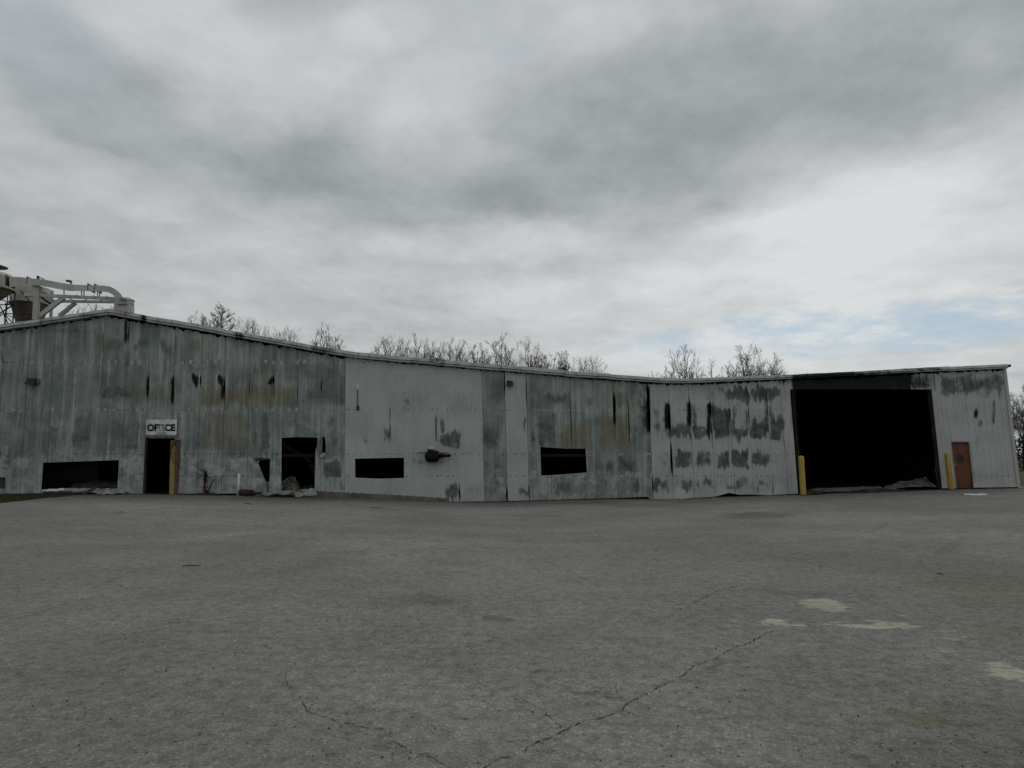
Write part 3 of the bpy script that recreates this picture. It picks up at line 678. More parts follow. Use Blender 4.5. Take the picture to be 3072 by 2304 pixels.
# window board at the left edge, torn metal lips
mb = MB(); slab(mb, (PL(-120, 1468, -.12), PL(17, 1467, -.12), PL(17, 1431, -.12), PL(-120, 1429, -.12)), .03)
mb.build('window_board', simple('grimy_board', (0.085, 0.092, 0.083), (0.05, 0.055, 0.05), 3), bld)
def crumple(name, outline, off, amp, mat, parent=None, nu=16, nv=6, seed=1, origin=None):
    """outline = four surveyed corners TL TR BR BL as world points; a dented sheet with thickness"""
    mb = MB(); r = random.Random(seed); TLc, TRc, BRc, BLc = outline
    nr = (TRc - TLc).cross(BLc - TLc); nr.normalize()
    if nr.z < 0: nr = -nr
    vs = []
    for th in (0, -0.012):
        for j in range(nv + 1):
            for i in range(nu + 1):
                a, b = i / nu, j / nv
                ja = mnoise.noise(Vector((seed * 3.1, b * 4, a * 3))) * .05
                p = TLc.lerp(TRc, min(1, max(0, a + ja * (1 if 0 < a < 1 else 2)))).lerp(BLc.lerp(BRc, a), b)
                w = mnoise.noise(Vector((a * 4 + seed, b * 3, seed * .7))) + .5 * mnoise.noise(Vector((a * 11, b * 8, seed)))
                w += 0.22 * abs(math.sin(a * 14 + seed))
                vs.append(p + nr * (w * amp + th + off))
    k = (nu + 1) * (nv + 1); fs = []
    for j in range(nv):
        for i in range(nu):
            q = j * (nu + 1) + i; f = (q, q + nu + 1, q + nu + 2, q + 1); fs.append(f); fs.append(tuple(x + k for x in f[::-1]))
    edge = [i for i in range(nu)] ; 
    for i in range(nu):
        fs.append((i, i + 1, k + i + 1, k + i)); q = nv * (nu + 1) + i; fs.append((q + 1, q, k + q, k + q + 1))
    for j in range(nv):
        q = j * (nu + 1); fs.append((q + nu + 1, q, k + q, k + q + nu + 1)); q += nu; fs.append((q, q + nu + 1, k + q + nu + 1, k + q))
    mb.add(vs, fs)
    return mb.build(name, mat, parent, origin=origin)
lip = crumple('torn_lip', (PL(957, 1313, .02), PL(968, 1311, .05), PL(966, 1363, .09), PL(950, 1350, .05)), 0, .02, M_SHEETD, bld, 5, 8, 3)
lip = crumple('torn_lip', (PL(962, 1358, .06), PL(974, 1358, .06), PL(978, 1369, .14), PL(958, 1374, .10)), 0, .02, M_SHEET, bld, 5, 5, 4)
lip = crumple('torn_lip', (PL(762, 1373, .05), PL(812, 1375, .05), PL(811, 1379, .10), PL(770, 1381, .12)), 0, .015, M_CHARL, bld, 10, 3, 5)
lip = crumple('torn_lip', (PL(766, 1380, .05), PL(779, 1379, .05), PL(776, 1388, .08), PL(768, 1386, .10)), 0, .015, M_SHEET, bld, 5, 4, 6)
lip = crumple('torn_lip', (PL(796, 1444, .05), PL(808, 1446, .05), PL(807, 1478, .08), PL(800, 1476, .05)), 0, .03, M_CONC, bld, 5, 8, 8)
# sill sheets at the left window
sill = crumple('window_sill', (PL(124, 1467, .0), PL(352, 1464, .0), PL(352, 1474, .10), PL(124, 1475, .10)), 0, .03, M_SHEET, bld, 30, 4, 9)

# ------------------------------------------------------------------ rubble seen inside the openings
def heap(name, c, rx, ry, h, mat, seed, label, cat, group=None):
    mb = MB(); n = 28; m_ = 9; vs = []
    for j in range(m_ + 1):
        ph = j / m_
        for i in range(n):
            a = 2 * math.pi * i / n
            k = 1 + .5 * mnoise.noise(Vector((math.cos(a) * 1.6, math.sin(a) * 1.6, seed + ph * 2.2))) + .25 * mnoise.noise(Vector((math.cos(a) * 5, math.sin(a) * 5, seed + ph * 5)))
            rr = math.cos(ph * math.pi / 2) ** .7 * k
            zz = h * math.sin(ph * math.pi / 2) * (1 + .35 * mnoise.noise(Vector((i * .5, ph * 3, seed))))
            vs.append(E * (rx * rr * math.cos(a)) + NRM * (ry * rr * math.sin(a)) + Vector((0, 0, zz)))
    fs = [(j * n + i, j * n + (i + 1) % n, (j + 1) * n + (i + 1) % n, (j + 1) * n + i) for j in range(m_) for i in range(n)]
    fs.append(tuple(m_ * n + i for i in range(n)))
    mb.add([Vector(c) + v for v in vs], fs)
    return tag(mb.build(name, mat, None, origin=c), label, cat, group)
def inside(x, off, dz=0.0):
    p = PL(x, 1475, off); u = ucoord(p); return U(u, basez(u) + 0.03 + dz, off)
heap('insulation_heap', inside(868, -.9), .42, .4, .62, M_INSUL, 2, 'pale scorched insulation heap slumped inside the tall torn opening', 'debris')
heap('ash_heap', inside(925, -1.2), .5, .5, .32, M_CHARL, 5, 'dark ash pile at the right inside the tall torn opening', 'debris')
heap('rubble_heap', inside(300, -1.0), 1.2, .6, .38, M_CHARL, 8, 'dark rubble pile behind the long low window at the left', 'debris')
mb = MB(); mb.bar(PL(846, 1330, -1.0), PL(925, 1378, -1.6), .16, .08); mb.bar(PL(925, 1378, -1.6), inside(975, -2.2), .16, .08)
tag(mb.build('fallen_beam', M_CHARL, None, origin=inside(900, -1.4)), 'charred beam fallen diagonally inside the tall torn opening', 'beam')
mb = MB()
for (a, b, o_) in (((135, 1395), (250, 1480), -1.5),): 
    pass
p0, p1 = PL(215, 1390, -1.6), PL(295, 1390, -1.6)
slab(mb, (inside(130, -1.7), inside(292, -1.7), PL(292, 1380, -1.7), PL(130, 1384, -1.7)), .08)
tag(mb.build('inner_partition', simple('sooty_partition', (0.05, 0.045, 0.042), (0.025, 0.023, 0.022), 1.1, 0.95, .1, dirt=(0.012, .011, .011), dlo=.45, dhi=.6), None, origin=inside(210, -1.7)), 'sooty inner partition wall seen through the long low window', 'wall')

# ------------------------------------------------------------------ ground sheets
GM_PALE = [  # polygons of worn pale paint (photo survey): centre x, y, half w, half h, strength, tilt dy/dx
 (2475, 1816, 78, 22, 1.0, .10), (2430, 1806, 40, 12, .9, 0), (2530, 1826, 45, 10, .8, .12), (2180, 1863, 60, 7, .55, .05), (2350, 1868, 90, 13, .9, .03), (2405, 1874, 40, 8, .9, 0), (2550, 1874, 85, 9, .85, .03),
 (2690, 1878, 90, 13, 1.0, -.05), (2640, 1872, 60, 16, .7, .1), (2700, 1846, 26, 8, .6, .3), (2850, 1905, 60, 26, .55, .2), (2845, 1952, 45, 12, .75, 0), (2770, 1938, 60, 8, .4, 0), (2980, 1937, 65, 9, .6, .1),
 (3020, 2015, 90, 26, 1.0, .22), (3060, 2030, 60, 18, .9, .2), (2990, 1998, 40, 12, .8, .1), (2050, 1820, 45, 7, .35, 0), (2165, 1788, 40, 5, .4, 0), (1830, 1610, 60, 7, .5, .1), (1920, 1622, 70, 5, .4, .11), (2060, 1636, 90, 4, .35, .12), (2140, 1643, 40, 3, .5, .05),
 (900, 1632, 300, 10, .22, -.05), (2860, 1618, 220, 10, .25, .12), (2380, 1760, 150, 8, .15, .1)]
GM_MOSS = [(2900, 1745, 190, 30, .8, .02), (2960, 1800, 150, 25, .7, 0), (2650, 2080, 170, 40, .55, .1), (2740, 2150, 130, 30, .9, .1), (2980, 1900, 110, 40, .7, .1), (2280, 1548, 100, 12, .8, 0), (3010, 1780, 90, 60, .5, 0), (2560, 1990, 120, 30, .4, .1), (2900, 2010, 110, 40, .4, .1), (2050, 1822, 20, 8, .7, 0), (1100, 2230, 80, 30, .3, 0)]
GM_DARK = [(2880, 2260, 460, 160, .55, 0), (1600, 2300, 700, 60, .25, 0), (3020, 2150, 160, 90, .35, 0), (150, 2200, 420, 160, .25, 0), (1400, 2150, 260, 40, .3, 0), (2300, 2120, 260, 50, .3, .05), (600, 2060, 300, 40, .3, 0),(1700, 1508, 200, 5, .6, 0), (1900, 1516, 160, 5, .5, .02), (1600, 1547, 110, 5, .55, 0), (2260, 1547, 130, 12, .75, -.02), (2420, 1518, 60, 4, .5, 0), (2600, 1790, 60, 14, .5, .1), (2450, 1785, 140, 16, .5, .05), (2850, 1640, 60, 20, .5, -.5), (1800, 2085, 100, 12, .8, .15), (1630, 2016, 30, 7, .9, .1),  # lower-corner entries paint lens vignetting into the asphalt, together with moss
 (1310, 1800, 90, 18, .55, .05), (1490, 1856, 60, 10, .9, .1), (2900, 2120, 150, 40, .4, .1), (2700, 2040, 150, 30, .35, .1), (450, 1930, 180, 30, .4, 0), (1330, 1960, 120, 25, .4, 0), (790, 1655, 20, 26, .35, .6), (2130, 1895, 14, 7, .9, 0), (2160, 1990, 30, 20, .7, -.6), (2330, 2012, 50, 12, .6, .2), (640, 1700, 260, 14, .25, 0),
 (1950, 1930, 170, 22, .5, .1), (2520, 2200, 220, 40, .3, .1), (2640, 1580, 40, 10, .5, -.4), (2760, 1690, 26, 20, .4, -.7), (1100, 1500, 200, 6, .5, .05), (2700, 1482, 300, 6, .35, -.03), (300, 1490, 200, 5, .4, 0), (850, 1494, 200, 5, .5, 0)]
def gm(lst, x, y):
    m_ = 0.0
    for cx_, cy_, hw, hh, s, tl in lst:
        dx = (x - cx_) / hw
        if abs(dx) > 1.35: continue
        dy = (y - cy_ - (x - cx_) * tl) / hh
        q = dx * dx + dy * dy
        if q < 1.8:
            k = s * smooth((1.8 - q) / 1.6)
            if k > m_: m_ = k
    return m_
def axis(lo, hi, step): 
    n_ = int(round((hi - lo) / step)); return [lo + (hi - lo) * i / n_ for i in range(n_ + 1)]
def lot_material():
    m, t = newmat('worn_asphalt')
    g = t.n('ShaderNodeNewGeometry').outputs['Position']
    st = t.n('ShaderNodeSeparateColor'); t.put(st.inputs[0], t.attr('stain_tone').outputs['Color'])
    v1 = t.n('ShaderNodeSeparateColor'); t.put(v1.inputs[0], t.voro(g, 78.0)); 
    v2 = t.n('ShaderNodeSeparateColor'); t.put(v2.inputs[0], t.voro(g, 190.0))
    big = t.noise(g, 0.16, 6, 0.6, 0.5); med = t.noise(g, 1.3, 7, 0.66); sm = t.noise(g, 9.0, 6, 0.7)
    col = t.mix(t.mr(big, .33, .67), (0.164, 0.159, 0.146), (0.222, 0.217, 0.201))
    col = t.mix(t.mr(med, .40, .72, 0, .6), col, (0.138, 0.134, 0.125))
    band = t.noise(t.vmath('MULTIPLY', g, (.13, .30, 1)), 1.0, 6, .62, .4)
    col = t.vmath('MULTIPLY', col, t.gray(t.mr(band, .3, .7, .87, 1.10)))
    tr_ = t.noise(t.vmath('MULTIPLY', g, (.35, 2.6, 1)), 1.0, 5, .6, .8)
    col = t.vmath('MULTIPLY', col, t.gray(t.mr(tr_, .58, .74, 1.0, .92)))
    # exposed stones, bright and dark
    k = t.math('ADD', 0.66, t.math('MULTIPLY', v1.outputs[0], 0.36))
    k = t.math('ADD', k, t.math('MULTIPLY', v2.outputs[1], 0.38))
    k = t.math('ADD', k, t.math('MULTIPLY', t.mr(v1.outputs[2], .88, .95), .45))
    k = t.math('MULTIPLY', k, t.mr(sm, .30, .62, .66, 1.08))
    # pits
    pit = t.mr(t.noise(g, 26.0, 4, .7), .34, .41, .40, 1.0)
    k = t.math('MULTIPLY', k, pit)
    col = t.vmath('MULTIPLY', col, t.gray(k))
    e = t.math('SUBTRACT', t.noise(g, 5.0, 8, .7, .3), .5)
    e2 = t.math('SUBTRACT', t.noise(t.vmath('MULTIPLY', g, (1, 2.2, 1)), 2.2, 8, .68, .3), .5)
    ee = t.math('ADD', e, e2)
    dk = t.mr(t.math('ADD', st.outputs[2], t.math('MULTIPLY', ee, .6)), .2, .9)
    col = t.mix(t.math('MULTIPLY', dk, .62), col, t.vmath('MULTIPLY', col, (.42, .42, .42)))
    ms = t.mr(t.math('ADD', st.outputs[1], t.math('MULTIPLY', ee, 1.5)), .15, 1.05)
    col = t.mix(t.math('MULTIPLY', ms, .6), col, t.vmath('MULTIPLY', col, (.80, .80, .50)))
    e3 = t.math('SUBTRACT', t.noise(t.vmath('MULTIPLY', g, (.6, 1.6, 1)), 4.5, 12, .74, .6), .5)
    pl = t.mr(t.math('ADD', t.math('MULTIPLY', st.outputs[0], .66), t.math('ADD', t.math('MULTIPLY', e3, 2.3), t.math('MULTIPLY', e, .9))), .40, .60)
    pl = t.math('MULTIPLY', pl, t.mr(st.outputs[0], .03, .2))
    pl = t.math('MULTIPLY', pl, t.mr(sm, .30, .50, .15, 1.0))
    col = t.mix(t.math('MULTIPLY', pl, .9), col, t.mix(t.mr(med, .4, .6), (0.40, 0.395, 0.315), (0.31, 0.305, 0.235)))
    h = t.math('ADD', t.math('MULTIPLY', v1.outputs[1], .5), t.math('MULTIPLY', sm, .8))
    t.out(col, .92, .2, 0, t.bump(h, .45, .012))
    return m
M_LOT = lot_material()
xs = axis(-60, -26, 2.0)[:-1] + axis(-26, -14, .25)[:-1] + axis(-14, 20, .11)[:-1] + axis(20, 32, .25)[:-1] + axis(32, 60, 2.0)
ys = axis(-15, 2, 1.0)[:-1] + axis(2, 14, .09)[:-1] + axis(14, 36, .11)
def lot_sheet():
    nx, ny = len(xs), len(ys); vs = []; cols = []
    wl = lambda x: W0.y + (x - W0.x) * E.y / E.x
    for y in ys:
        for x in xs:
            z = gz(x, y); vs.append((x, y, z))
            px, py = proj((x, y, z))
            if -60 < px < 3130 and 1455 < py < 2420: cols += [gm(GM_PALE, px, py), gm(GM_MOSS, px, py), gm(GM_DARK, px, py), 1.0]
            else: cols += [0, 0, 0, 1]
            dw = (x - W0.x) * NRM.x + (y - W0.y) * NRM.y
            if -.2 < dw < 1.3: cols[-2] = max(cols[-2], .9 * smooth((1.0 + .5 * mnoise.noise(Vector((x * .8, y * .8, 2))) - dw) / 1.0))  # wall-foot dirt, with contact darkening put into the ground tone
    fs = []
    for j in range(ny - 1):
        for i in range(nx - 1):
            if ys[j] > wl(xs[i]) + 0.9: continue
            q = j * nx + i; fs.append((q, q + 1, q + nx + 1, q + nx))
    me = bpy.data.meshes.new('parking_lot'); me.from_pydata(vs, [], fs)
    ca = me.color_attributes.new('stain_tone', 'FLOAT_COLOR', 'POINT'); ca.data.foreach_set('color', cols)
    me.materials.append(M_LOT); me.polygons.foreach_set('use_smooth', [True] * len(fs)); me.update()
    o = bpy.data.objects.new('parking_lot', me); C.objects.link(o); o['kind'] = 'structure'; o['label'] = 'worn grey asphalt lot'
    return o
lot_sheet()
# outer ground to the horizon
gx = [-2500, -900, -300, -120] + axis(-70, 70, 4) + [120, 300, 900, 2500]; gy = [-2500, -600, -120] + axis(-40, 110, 4) + [160, 300, 900, 2500]
vs = [(x, y, gz(x, y) - .09) for y in gy for x in gx]; nx = len(gx)
me = bpy.data.meshes.new('ground'); me.from_pydata(vs, [], [(j * nx + i, j * nx + i + 1, (j + 1) * nx + i + 1, (j + 1) * nx + i) for j in range(len(gy) - 1) for i in range(nx - 1)])
me.materials.append(M_SOIL); o = bpy.data.objects.new('ground', me); C.objects.link(o); o['kind'] = 'structure'

# cracks: thin dirt-filled fissures
CR = [[(860,2108),(902,2098),(923,2139),(971,2150),(1013,2167),(1062,2174),(1110,2188),(1173,2188),(1166,2222),(1208,2240),(1242,2261),(1277,2264),(1312,2285),(1353,2304),(1380,2320)],
      [(923,2139),(945,2108),(902,2090),(860,2077)],
      [(1430,2330),(1451,2304),(1500,2275),(1536,2271),(1578,2250),(1605,2230),(1661,2209),(1696,2191),(1744,2167),(1772,2163),(1862,2139),(1883,2111),(1939,2084),(1987,2056),(2036,2035),(2091,1994),(2140,1980),(2161,1966),(2202,1945),(2258,1924),(2306,1896),(2334,1886)],
      [(2015,1855),(2015,1834),(2056,1820),(2091,1803),(2147,1778),(2188,1765),(2237,1754)], [(2140,1980),(2146,2007)],
      [(1536,2098),(1578,2105),(1626,2132),(1675,2174),(1690,2195)], [(1423,2042),(1480,2075),(1530,2100)], [(1700,2100),(1760,2094),(1800,2090)], [(1960,2196),(2030,2225),(2110,2262),(2170,2290)],
      [(880,2000),(850,2030),(870,2060),(905,2085)], [(50,1745),(55,1775),(48,1800)], [(640,1945),(720,1935),(790,1915),(850,1900)], [(330,2000),(390,1990),(440,1975)],[(1013,2167),(1040,2200),(1052,2236)],[(1661,2209),(1690,2235),(1740,2250)],[(1883,2111),(1850,2080),(1846,2040)],[(2036,2035),(2080,2050),(2130,2048)],[(2202,1945),(2190,1915),(2210,1890)],[(1208,2240),(1180,2262),(1176,2290)],[(1575,2170),(1620,2160),(1660,2120)],[(2091,1803),(2120,1812),(2160,1806)]]
WID = [1.0, .5, 1.25, .9, .8, .7, .5, .5, .5, .5, .5, .4, .4] + [.45] * 8
mb = MB(); r = random.Random(3)
for line, wd in zip(CR, WID):
    pts = []
    for a, b in zip(line[:-1], line[1:]):
        n_ = max(2, int(math.hypot(b[0] - a[0], b[1] - a[1]) / 5))
        for k in range(n_):
            t_ = k / n_; jx = r.uniform(-3.6, 3.6); jy = r.uniform(-2.6, 2.6)
            pts.append(G(a[0] + (b[0] - a[0]) * t_ + jx, a[1] + (b[1] - a[1]) * t_ + jy))
    vs = []
    for i, p in enumerate(pts):
        d = pts[min(i + 1, len(pts) - 1)] - pts[max(i - 1, 0)]; d.z = 0
        s = Vector((-d.y, d.x, 0)); s.normalize() if s.length > 1e-6 else None
        w = 0.0027 * wd * r.uniform(.1, 1.8) * (0.15 if mnoise.noise(Vector((i * .23, wd * 7, 3))) > .2 else 1) * (0.2 if i in (0, len(pts) - 1) else 1) * (p.y / 4.5) ** .5
        for sg in (-1, 1):
            q = p + s * w * sg; vs.append((q.x, q.y, gz(q.x, q.y) + .005))
    mb.add(vs, [(2 * i, 2 * i + 1, 2 * i + 3, 2 * i + 2) for i in range(len(pts) - 1)])
o = mb.build('pavement_cracks', M_CRACK); o['kind'] = 'structure'
# loose stones and grit
def grit():
    mb = MB(); r = random.Random(77)
    for _ in range(500):
        y = r.uniform(1500, 2300); x = r.uniform(-20, 3090)
        p = G(x, y); s = r.uniform(.004, .011) * (p.y / 14 + .6)
        a = r.uniform(0, 6.28)
        vs = [p + Vector((math.cos(a + k * 1.257) * s * r.uniform(.6, 1.2), math.sin(a + k * 1.257) * s * r.uniform(.6, 1.2), .004)) for k in range(5)]
        vs.append(p + Vector((0, 0, s * .7 + .004)))
        mb.add(vs, [(k, (k + 1) % 5, 5) for k in range(5)], 0 if r.random() < .6 else 1)
    for _ in range(520):
        u = r.uniform(-18, 39); o_ = abs(r.gauss(0, .35)) + .05; p = U(u, 0, o_); p.z = gz(p.x, p.y); s = r.uniform(.012, .045)
        a = r.uniform(0, 6.28)
        vs = [p + Vector((math.cos(a + k * 1.257) * s * r.uniform(.6, 1.3), math.sin(a + k * 1.257) * s * r.uniform(.6, 1.3), .004)) for k in range(5)]
        vs.append(p + Vector((0, 0, s * .6 + .004)))
        mb.add(vs, [(k, (k + 1) % 5, 5) for k in range(5)], 0 if r.random() < .8 else 1)
    o = mb.build('loose_grit', [simple('grit_dark', (.065, .063, .058)), simple('grit_pale', (.20, .195, .18))])
    o['kind'] = 'stuff'; o['label'] = 'loose grit and stones scattered over the asphalt lot'; o['category'] = 'grit'
grit()
# grass tuft strip at the left foot of the wall
mb = MB(); r = random.Random(11)
for _ in range(9000):
    t_ = r.random(); x = -300 + 545 * t_
    y0 = 1479; y1 = lerp_tab([(-310, 1541), (-150, 1526), (0, 1510), (120, 1496), (250, 1484)], x)
    y = r.uniform(y0, y1); p = G(x, y)
    if (p - W0).dot(NRM) < .06: continue
    h = r.uniform(.03, .10) * (1.0 if y < y1 - 3 else .6); a = r.uniform(0, 6.28); w = r.uniform(.008, .016)
    d = Vector((math.cos(a), math.sin(a), 0)); tip = p + Vector((r.uniform(-.06, .06), r.uniform(-.06, .06), h))
    mb.add([p - d * w, p + d * w, tip], [(0, 1, 2)])
o = mb.build('grass', M_GRASS); tag(o, 'strip of dark grass along the foot of the wall at the left', 'grass', kind='stuff')
mb = MB(); vs = []; xs_ = list(range(-310, 251, 10))
for x in xs_:
    y1 = lerp_tab([(-310, 1541), (-150, 1526), (0, 1510), (120, 1496), (250, 1484)], x)
    a = PL(x, 1480, .08); a = Vector((a.x, a.y, gz(a.x, a.y) + .015)); b = G(x, y1 + r.uniform(-1, 1)); b.z += .006
    c_ = (a + b) / 2 + Vector((0, 0, .03)); vs += [a, c_, b]
mb.add(vs, [(3 * i + k, 3 * i + k + 1, 3 * i + k + 4, 3 * i + k + 3) for i in range(len(xs_) - 1) for k in range(2)])
o = mb.build('soil_bank', simple('dark_soil', (.032, .034, .016), (.055, .05, .028), 9.0, .95, .1)); o['kind'] = 'structure'

# ------------------------------------------------------------------ sign
sg = empty('office_sign', PL(484, 1300, .07), 'white painted OFFICE board with worn black letters above the left doorway', 'sign')
mb = MB(); slab(mb, (PL(437, 1308, .075), PL(529, 1308, .075), PL(531, 1259, .075), PL(438, 1259, .075)), .02)
m, t = newmat('sign_face'); g = t.n('ShaderNodeNewGeometry').outputs['Position']
c = t.mix(t.mr(t.noise(t.vmath('MULTIPLY', g, (1, 1, .6)), 3.0, 6, .6), .4, .65), (.68, .69, .70), (.40, .40, .39))
zz = t.xyz(g)[2]; zb = PL(484, 1305, .07).z
c = t.mix(t.mr(t.math('ADD', zz, t.math('MULTIPLY', t.noise(g, 12, 5), .08)), zb + .02, zb + .085, .8, 0), c, (.10, .10, .09))
t.out(c, .5, .4); mb.build('sign_board', m, sg)
def text_part(name, body, x0, x1, y0, y1, mat, off, extra=0.0):
    cu = bpy.data.curves.new(name, 'FONT'); cu.body = body; cu.extrude = .002; cu.offset = extra; cu.resolution_u = 6
    ob = bpy.data.objects.new('tmp', cu); C.objects.link(ob)
    dg = bpy.context.evaluated_depsgraph_get(); me = bpy.data.meshes.new_from_object(ob.evaluated_get(dg)); me.name = name
    bpy.data.objects.remove(ob); bpy.data.curves.remove(cu)
    vx = [v.co.x for v in me.vertices]; vy = [v.co.y for v in me.vertices]
    a, b, c_, d = min(vx), max(vx), min(vy), max(vy)
    l = abs_loc(sg)
    for v in me.vertices:
        fx, fy = (v.co.x - a) / (b - a), (v.co.y - c_) / (d - c_)
        p = PL(x0 + (x1 - x0) * fx, y1 + (y0 - y1) * fy, off + v.co.z)
        v.co = p - l
    me.materials.clear(); me.materials.append(mat)
    o = bpy.data.objects.new(name, me); C.objects.link(o); o.parent = sg; return o
m, t = newmat('worn_lettering'); g = t.n('ShaderNodeNewGeometry').outputs['Position']
uu = t.vmath('DOT_PRODUCT', t.vmath('SUBTRACT', g, tuple(PL(484, 1282, .08))), tuple(E))
nz = t.noise(g, 9.0, 5, .6)
wear = t.math('ADD', t.mr(t.math('ABSOLUTE', uu), .0, .33, .16, -.24), t.math('SUBTRACT', nz, .5))
c = t.mix(t.mr(wear, .10, .13), (.006, .006, .007), (.55, .55, .55)); t.out(c, .5, .3)
text_part('lettering', 'OFFICE', 441, 526, 1272, 1294, m, .0775, .055)
m2 = simple('faded_lettering', (.12, .12, .12), (.30, .30, .30), 14.0, lo=.45, hi=.6)
text_part('lettering', 'VISITORS', 468, 500, 1296.2, 1300.2, m2, .0775, .02)
text_part('lettering', 'ENTRANCE', 466, 502, 1301.2, 1305.2, m2, .0775, .02)

# ------------------------------------------------------------------ wall lamps, conduit, blower
def wall_lamp(cx_, cy_, w, h, label, lean=0):
    p = PL(cx_, cy_, .04); t_ = empty('wall_lamp', p, label, 'lamp', 'wall lamps on the warehouse')
    s = 1 / 76.0; W_, H_ = w * s / 2, h * s / 2
    Z = Vector((0, 0, 1)); mb = MB()
    b = [(-W_, -H_ * .9, 0), (W_, -H_ * .9, 0), (W_ * .9, H_, 0), (-W_ * .9, H_, 0)]
    f = [(-W_ * .95, -H_, .30), (W_ * .95, -H_, .30), (W_ * .72, H_ * .85, .14), (-W_ * .72, H_ * .85, .14)]
    vs = [p + E * a + Z * z + NRM * o_ for a, z, o_ in b + f]
    mb.add(vs, [(3, 2, 1, 0), (4, 5, 6, 7), (0, 1, 5, 4), (1, 2, 6, 5), (2, 3, 7, 6), (3, 0, 4, 7)]); mb.build('housing', M_DARK, t_)
    mb = MB(); mb.box(p - Z * (H_ * 1.02) + NRM * .15, E * W_ * .8, NRM * .12, Z * .025); mb.build('lens', M_LENS, t_)
    mb = MB(); mb.box(p + E * W_ * 1.08 + NRM * .03, E * .03, NRM * .05, Z * H_ * .7); mb.build('mounting_plate', M_SHEETD, t_)
wall_lamp(100, 1144, 26, 18, 'dark wedge shaped wall lamp high on the left green grey siding')
wall_lamp(1528, 1150, 18, 18, 'dark square wall lamp on the pale panel under the roof edge, mid wall')
p = PL(1073, 1230, .05); t_ = empty('conduit_pipe', p, 'thin conduit with a white capped top fixed on the white panels', 'pipe')
mb = MB(); mb.tube([PL(1073, 1229, .06), PL(1073, 1172, .06)], .022, 8); mb.build('pipe', simple('grey_conduit', (.13, .135, .13), (.08, .08, .08), 9), t_, True)
mb = MB(); mb.tube([PL(1073, 1173, .07), PL(1073, 1155, .07)], .042, 10); mb.build('cap', M_WHITE, t_, True)
mb = MB(); mb.box(PL(1074, 1224, .05), E * .05, NRM * .03, Vector((0, 0, .09))); mb.build('bracket', M_DARK, t_)

p = PL(1297, 1368, .25); bw = empty('exhaust_blower', p, 'burnt black blower with pale cap and side pipe hung on the white panels', 'blower')
def pxl(x, y, off=.3): return PL(x, y, off)
mb = MB(); pts = []; rad = []
for k in range(13):
    t_ = k / 12; x = 1274 + (1320 - 1274) * t_; a = abs(2 * t_ - 1)
    pts.append(PL(x, 1369, .26)); rad.append(.205 * (1 - a ** 3.2) ** .5 + .035)
mb.tube(pts, rad, 16)
for k in range(5):
    x = 1280 + 8 * k; mb.tube([PL(x, 1369, .26), PL(x + 1.6, 1369, .26)], .225 if k in (1, 2, 3) else .2, 16)
mb.build('body', M_BLACK, bw, False)
mb = MB(); mb.tube([PL(1291, 1362, .28), PL(1292, 1352, .28), PL(1293, 1350.5, .28)], [.15, .11, .10], 14)
mb.tube([PL(1282.5, 1359, .28), PL(1285, 1355, .28)], .03, 6); mb.tube([PL(1306, 1360, .28), PL(1303, 1354, .28)], .03, 6); mb.build('neck', M_BLACK, bw, True)
mb = MB(); mb.lathe(PL(1293.5, 1349.5, .28), [(.14, 0), (.15, .02), (.13, .025)], 18); mb.build('rim', M_BLACK, bw)
mb = MB(); mb.lathe(PL(1294.5, 1347, .28), [(.12, 0), (.12, .06), (.10, .075), (.02, .08)], 18); mb.build('cap', M_WHITE, bw)
mb = MB(); mb.bar(PL(1254, 1358.7, .2), PL(1347, 1358.7, .2), .03, .03); mb.build('rod', M_BLACK, bw)
mb = MB()
for k, (x, rr) in enumerate(((1320, .11), (1323, .07), (1325, .12), (1328, .075), (1330, .10), (1333, .06))):
    mb.tube([PL(x, 1367, .27), PL(x + 2.2, 1367.2, .27)], rr, 12)
mb.tube([PL(1320, 1367, .27), PL(1340, 1367.5, .27)], .045, 10); mb.build('coupling', M_BLACK, bw)
mb = MB(); mb.tube([PL(1335, 1367.5, .27), PL(1342, 1367, .27), PL(1347, 1366.5, .3), PL(1349, 1366.5, .40)], [.05, .062, .064, .06], 12); mb.build('pipe_elbow', M_BLACK, bw, True)
mb = MB(); mb.bar(PL(1297, 1366, -.02), PL(1297, 1366, .24), .12, .12, side=Vector((0, 0, 1))); mb.build('bracket', M_BLACK, bw)

# ------------------------------------------------------------------ bollards
def bollard(xt, yt, xb, yb, wpx, off, label, seed, chipped):
    b = PL(xb, yb, off); b.z = gz(b.x, b.y) - .05; tp = PL(xt, yt, off)
    t_ = empty('bollard', (b.x, b.y, gz(b.x, b.y)), label, 'bollard', 'yellow bollards at the loading bay')
    rr = wpx / 2 / FPX * (b - CP).dot(FW)
    ax = (tp - b); L = ax.length; ax.normalize()
    pts = [b + ax * (L * k / 10) for k in range(10)] + [b + ax * (L - rr * .5), b + ax * (L - rr * .15), b + ax * L]
    rad = [rr] * 11 + [rr * .8, rr * .25]
    mb = MB(); mb.tube(pts, rad, 20); mb.build('post', M_YEL if not chipped else M_YEL2B, t_, True)
    mb = MB(); mb.tube([b, b + ax * .12], rr * 1.12, 20); mb.build('collar', M_CONC, t_)
M_YEL2B = simple('chipped_yellow_paint', (0.44, 0.30, 0.05), (0.33, 0.22, 0.04), 6.0, 0.6, 0.3, dirt=(0.06, 0.035, 0.02), dlo=.57, dhi=.63)
bollard(2403, 1367, 2410, 1483, 17, .75, 'smooth yellow bollard with rounded top at the left jamb of the loading bay', 1, False)
bollard(2841, 1359, 2854, 1468, 16, .55, 'chipped yellow bollard leaning beside the rust red door', 2, True)

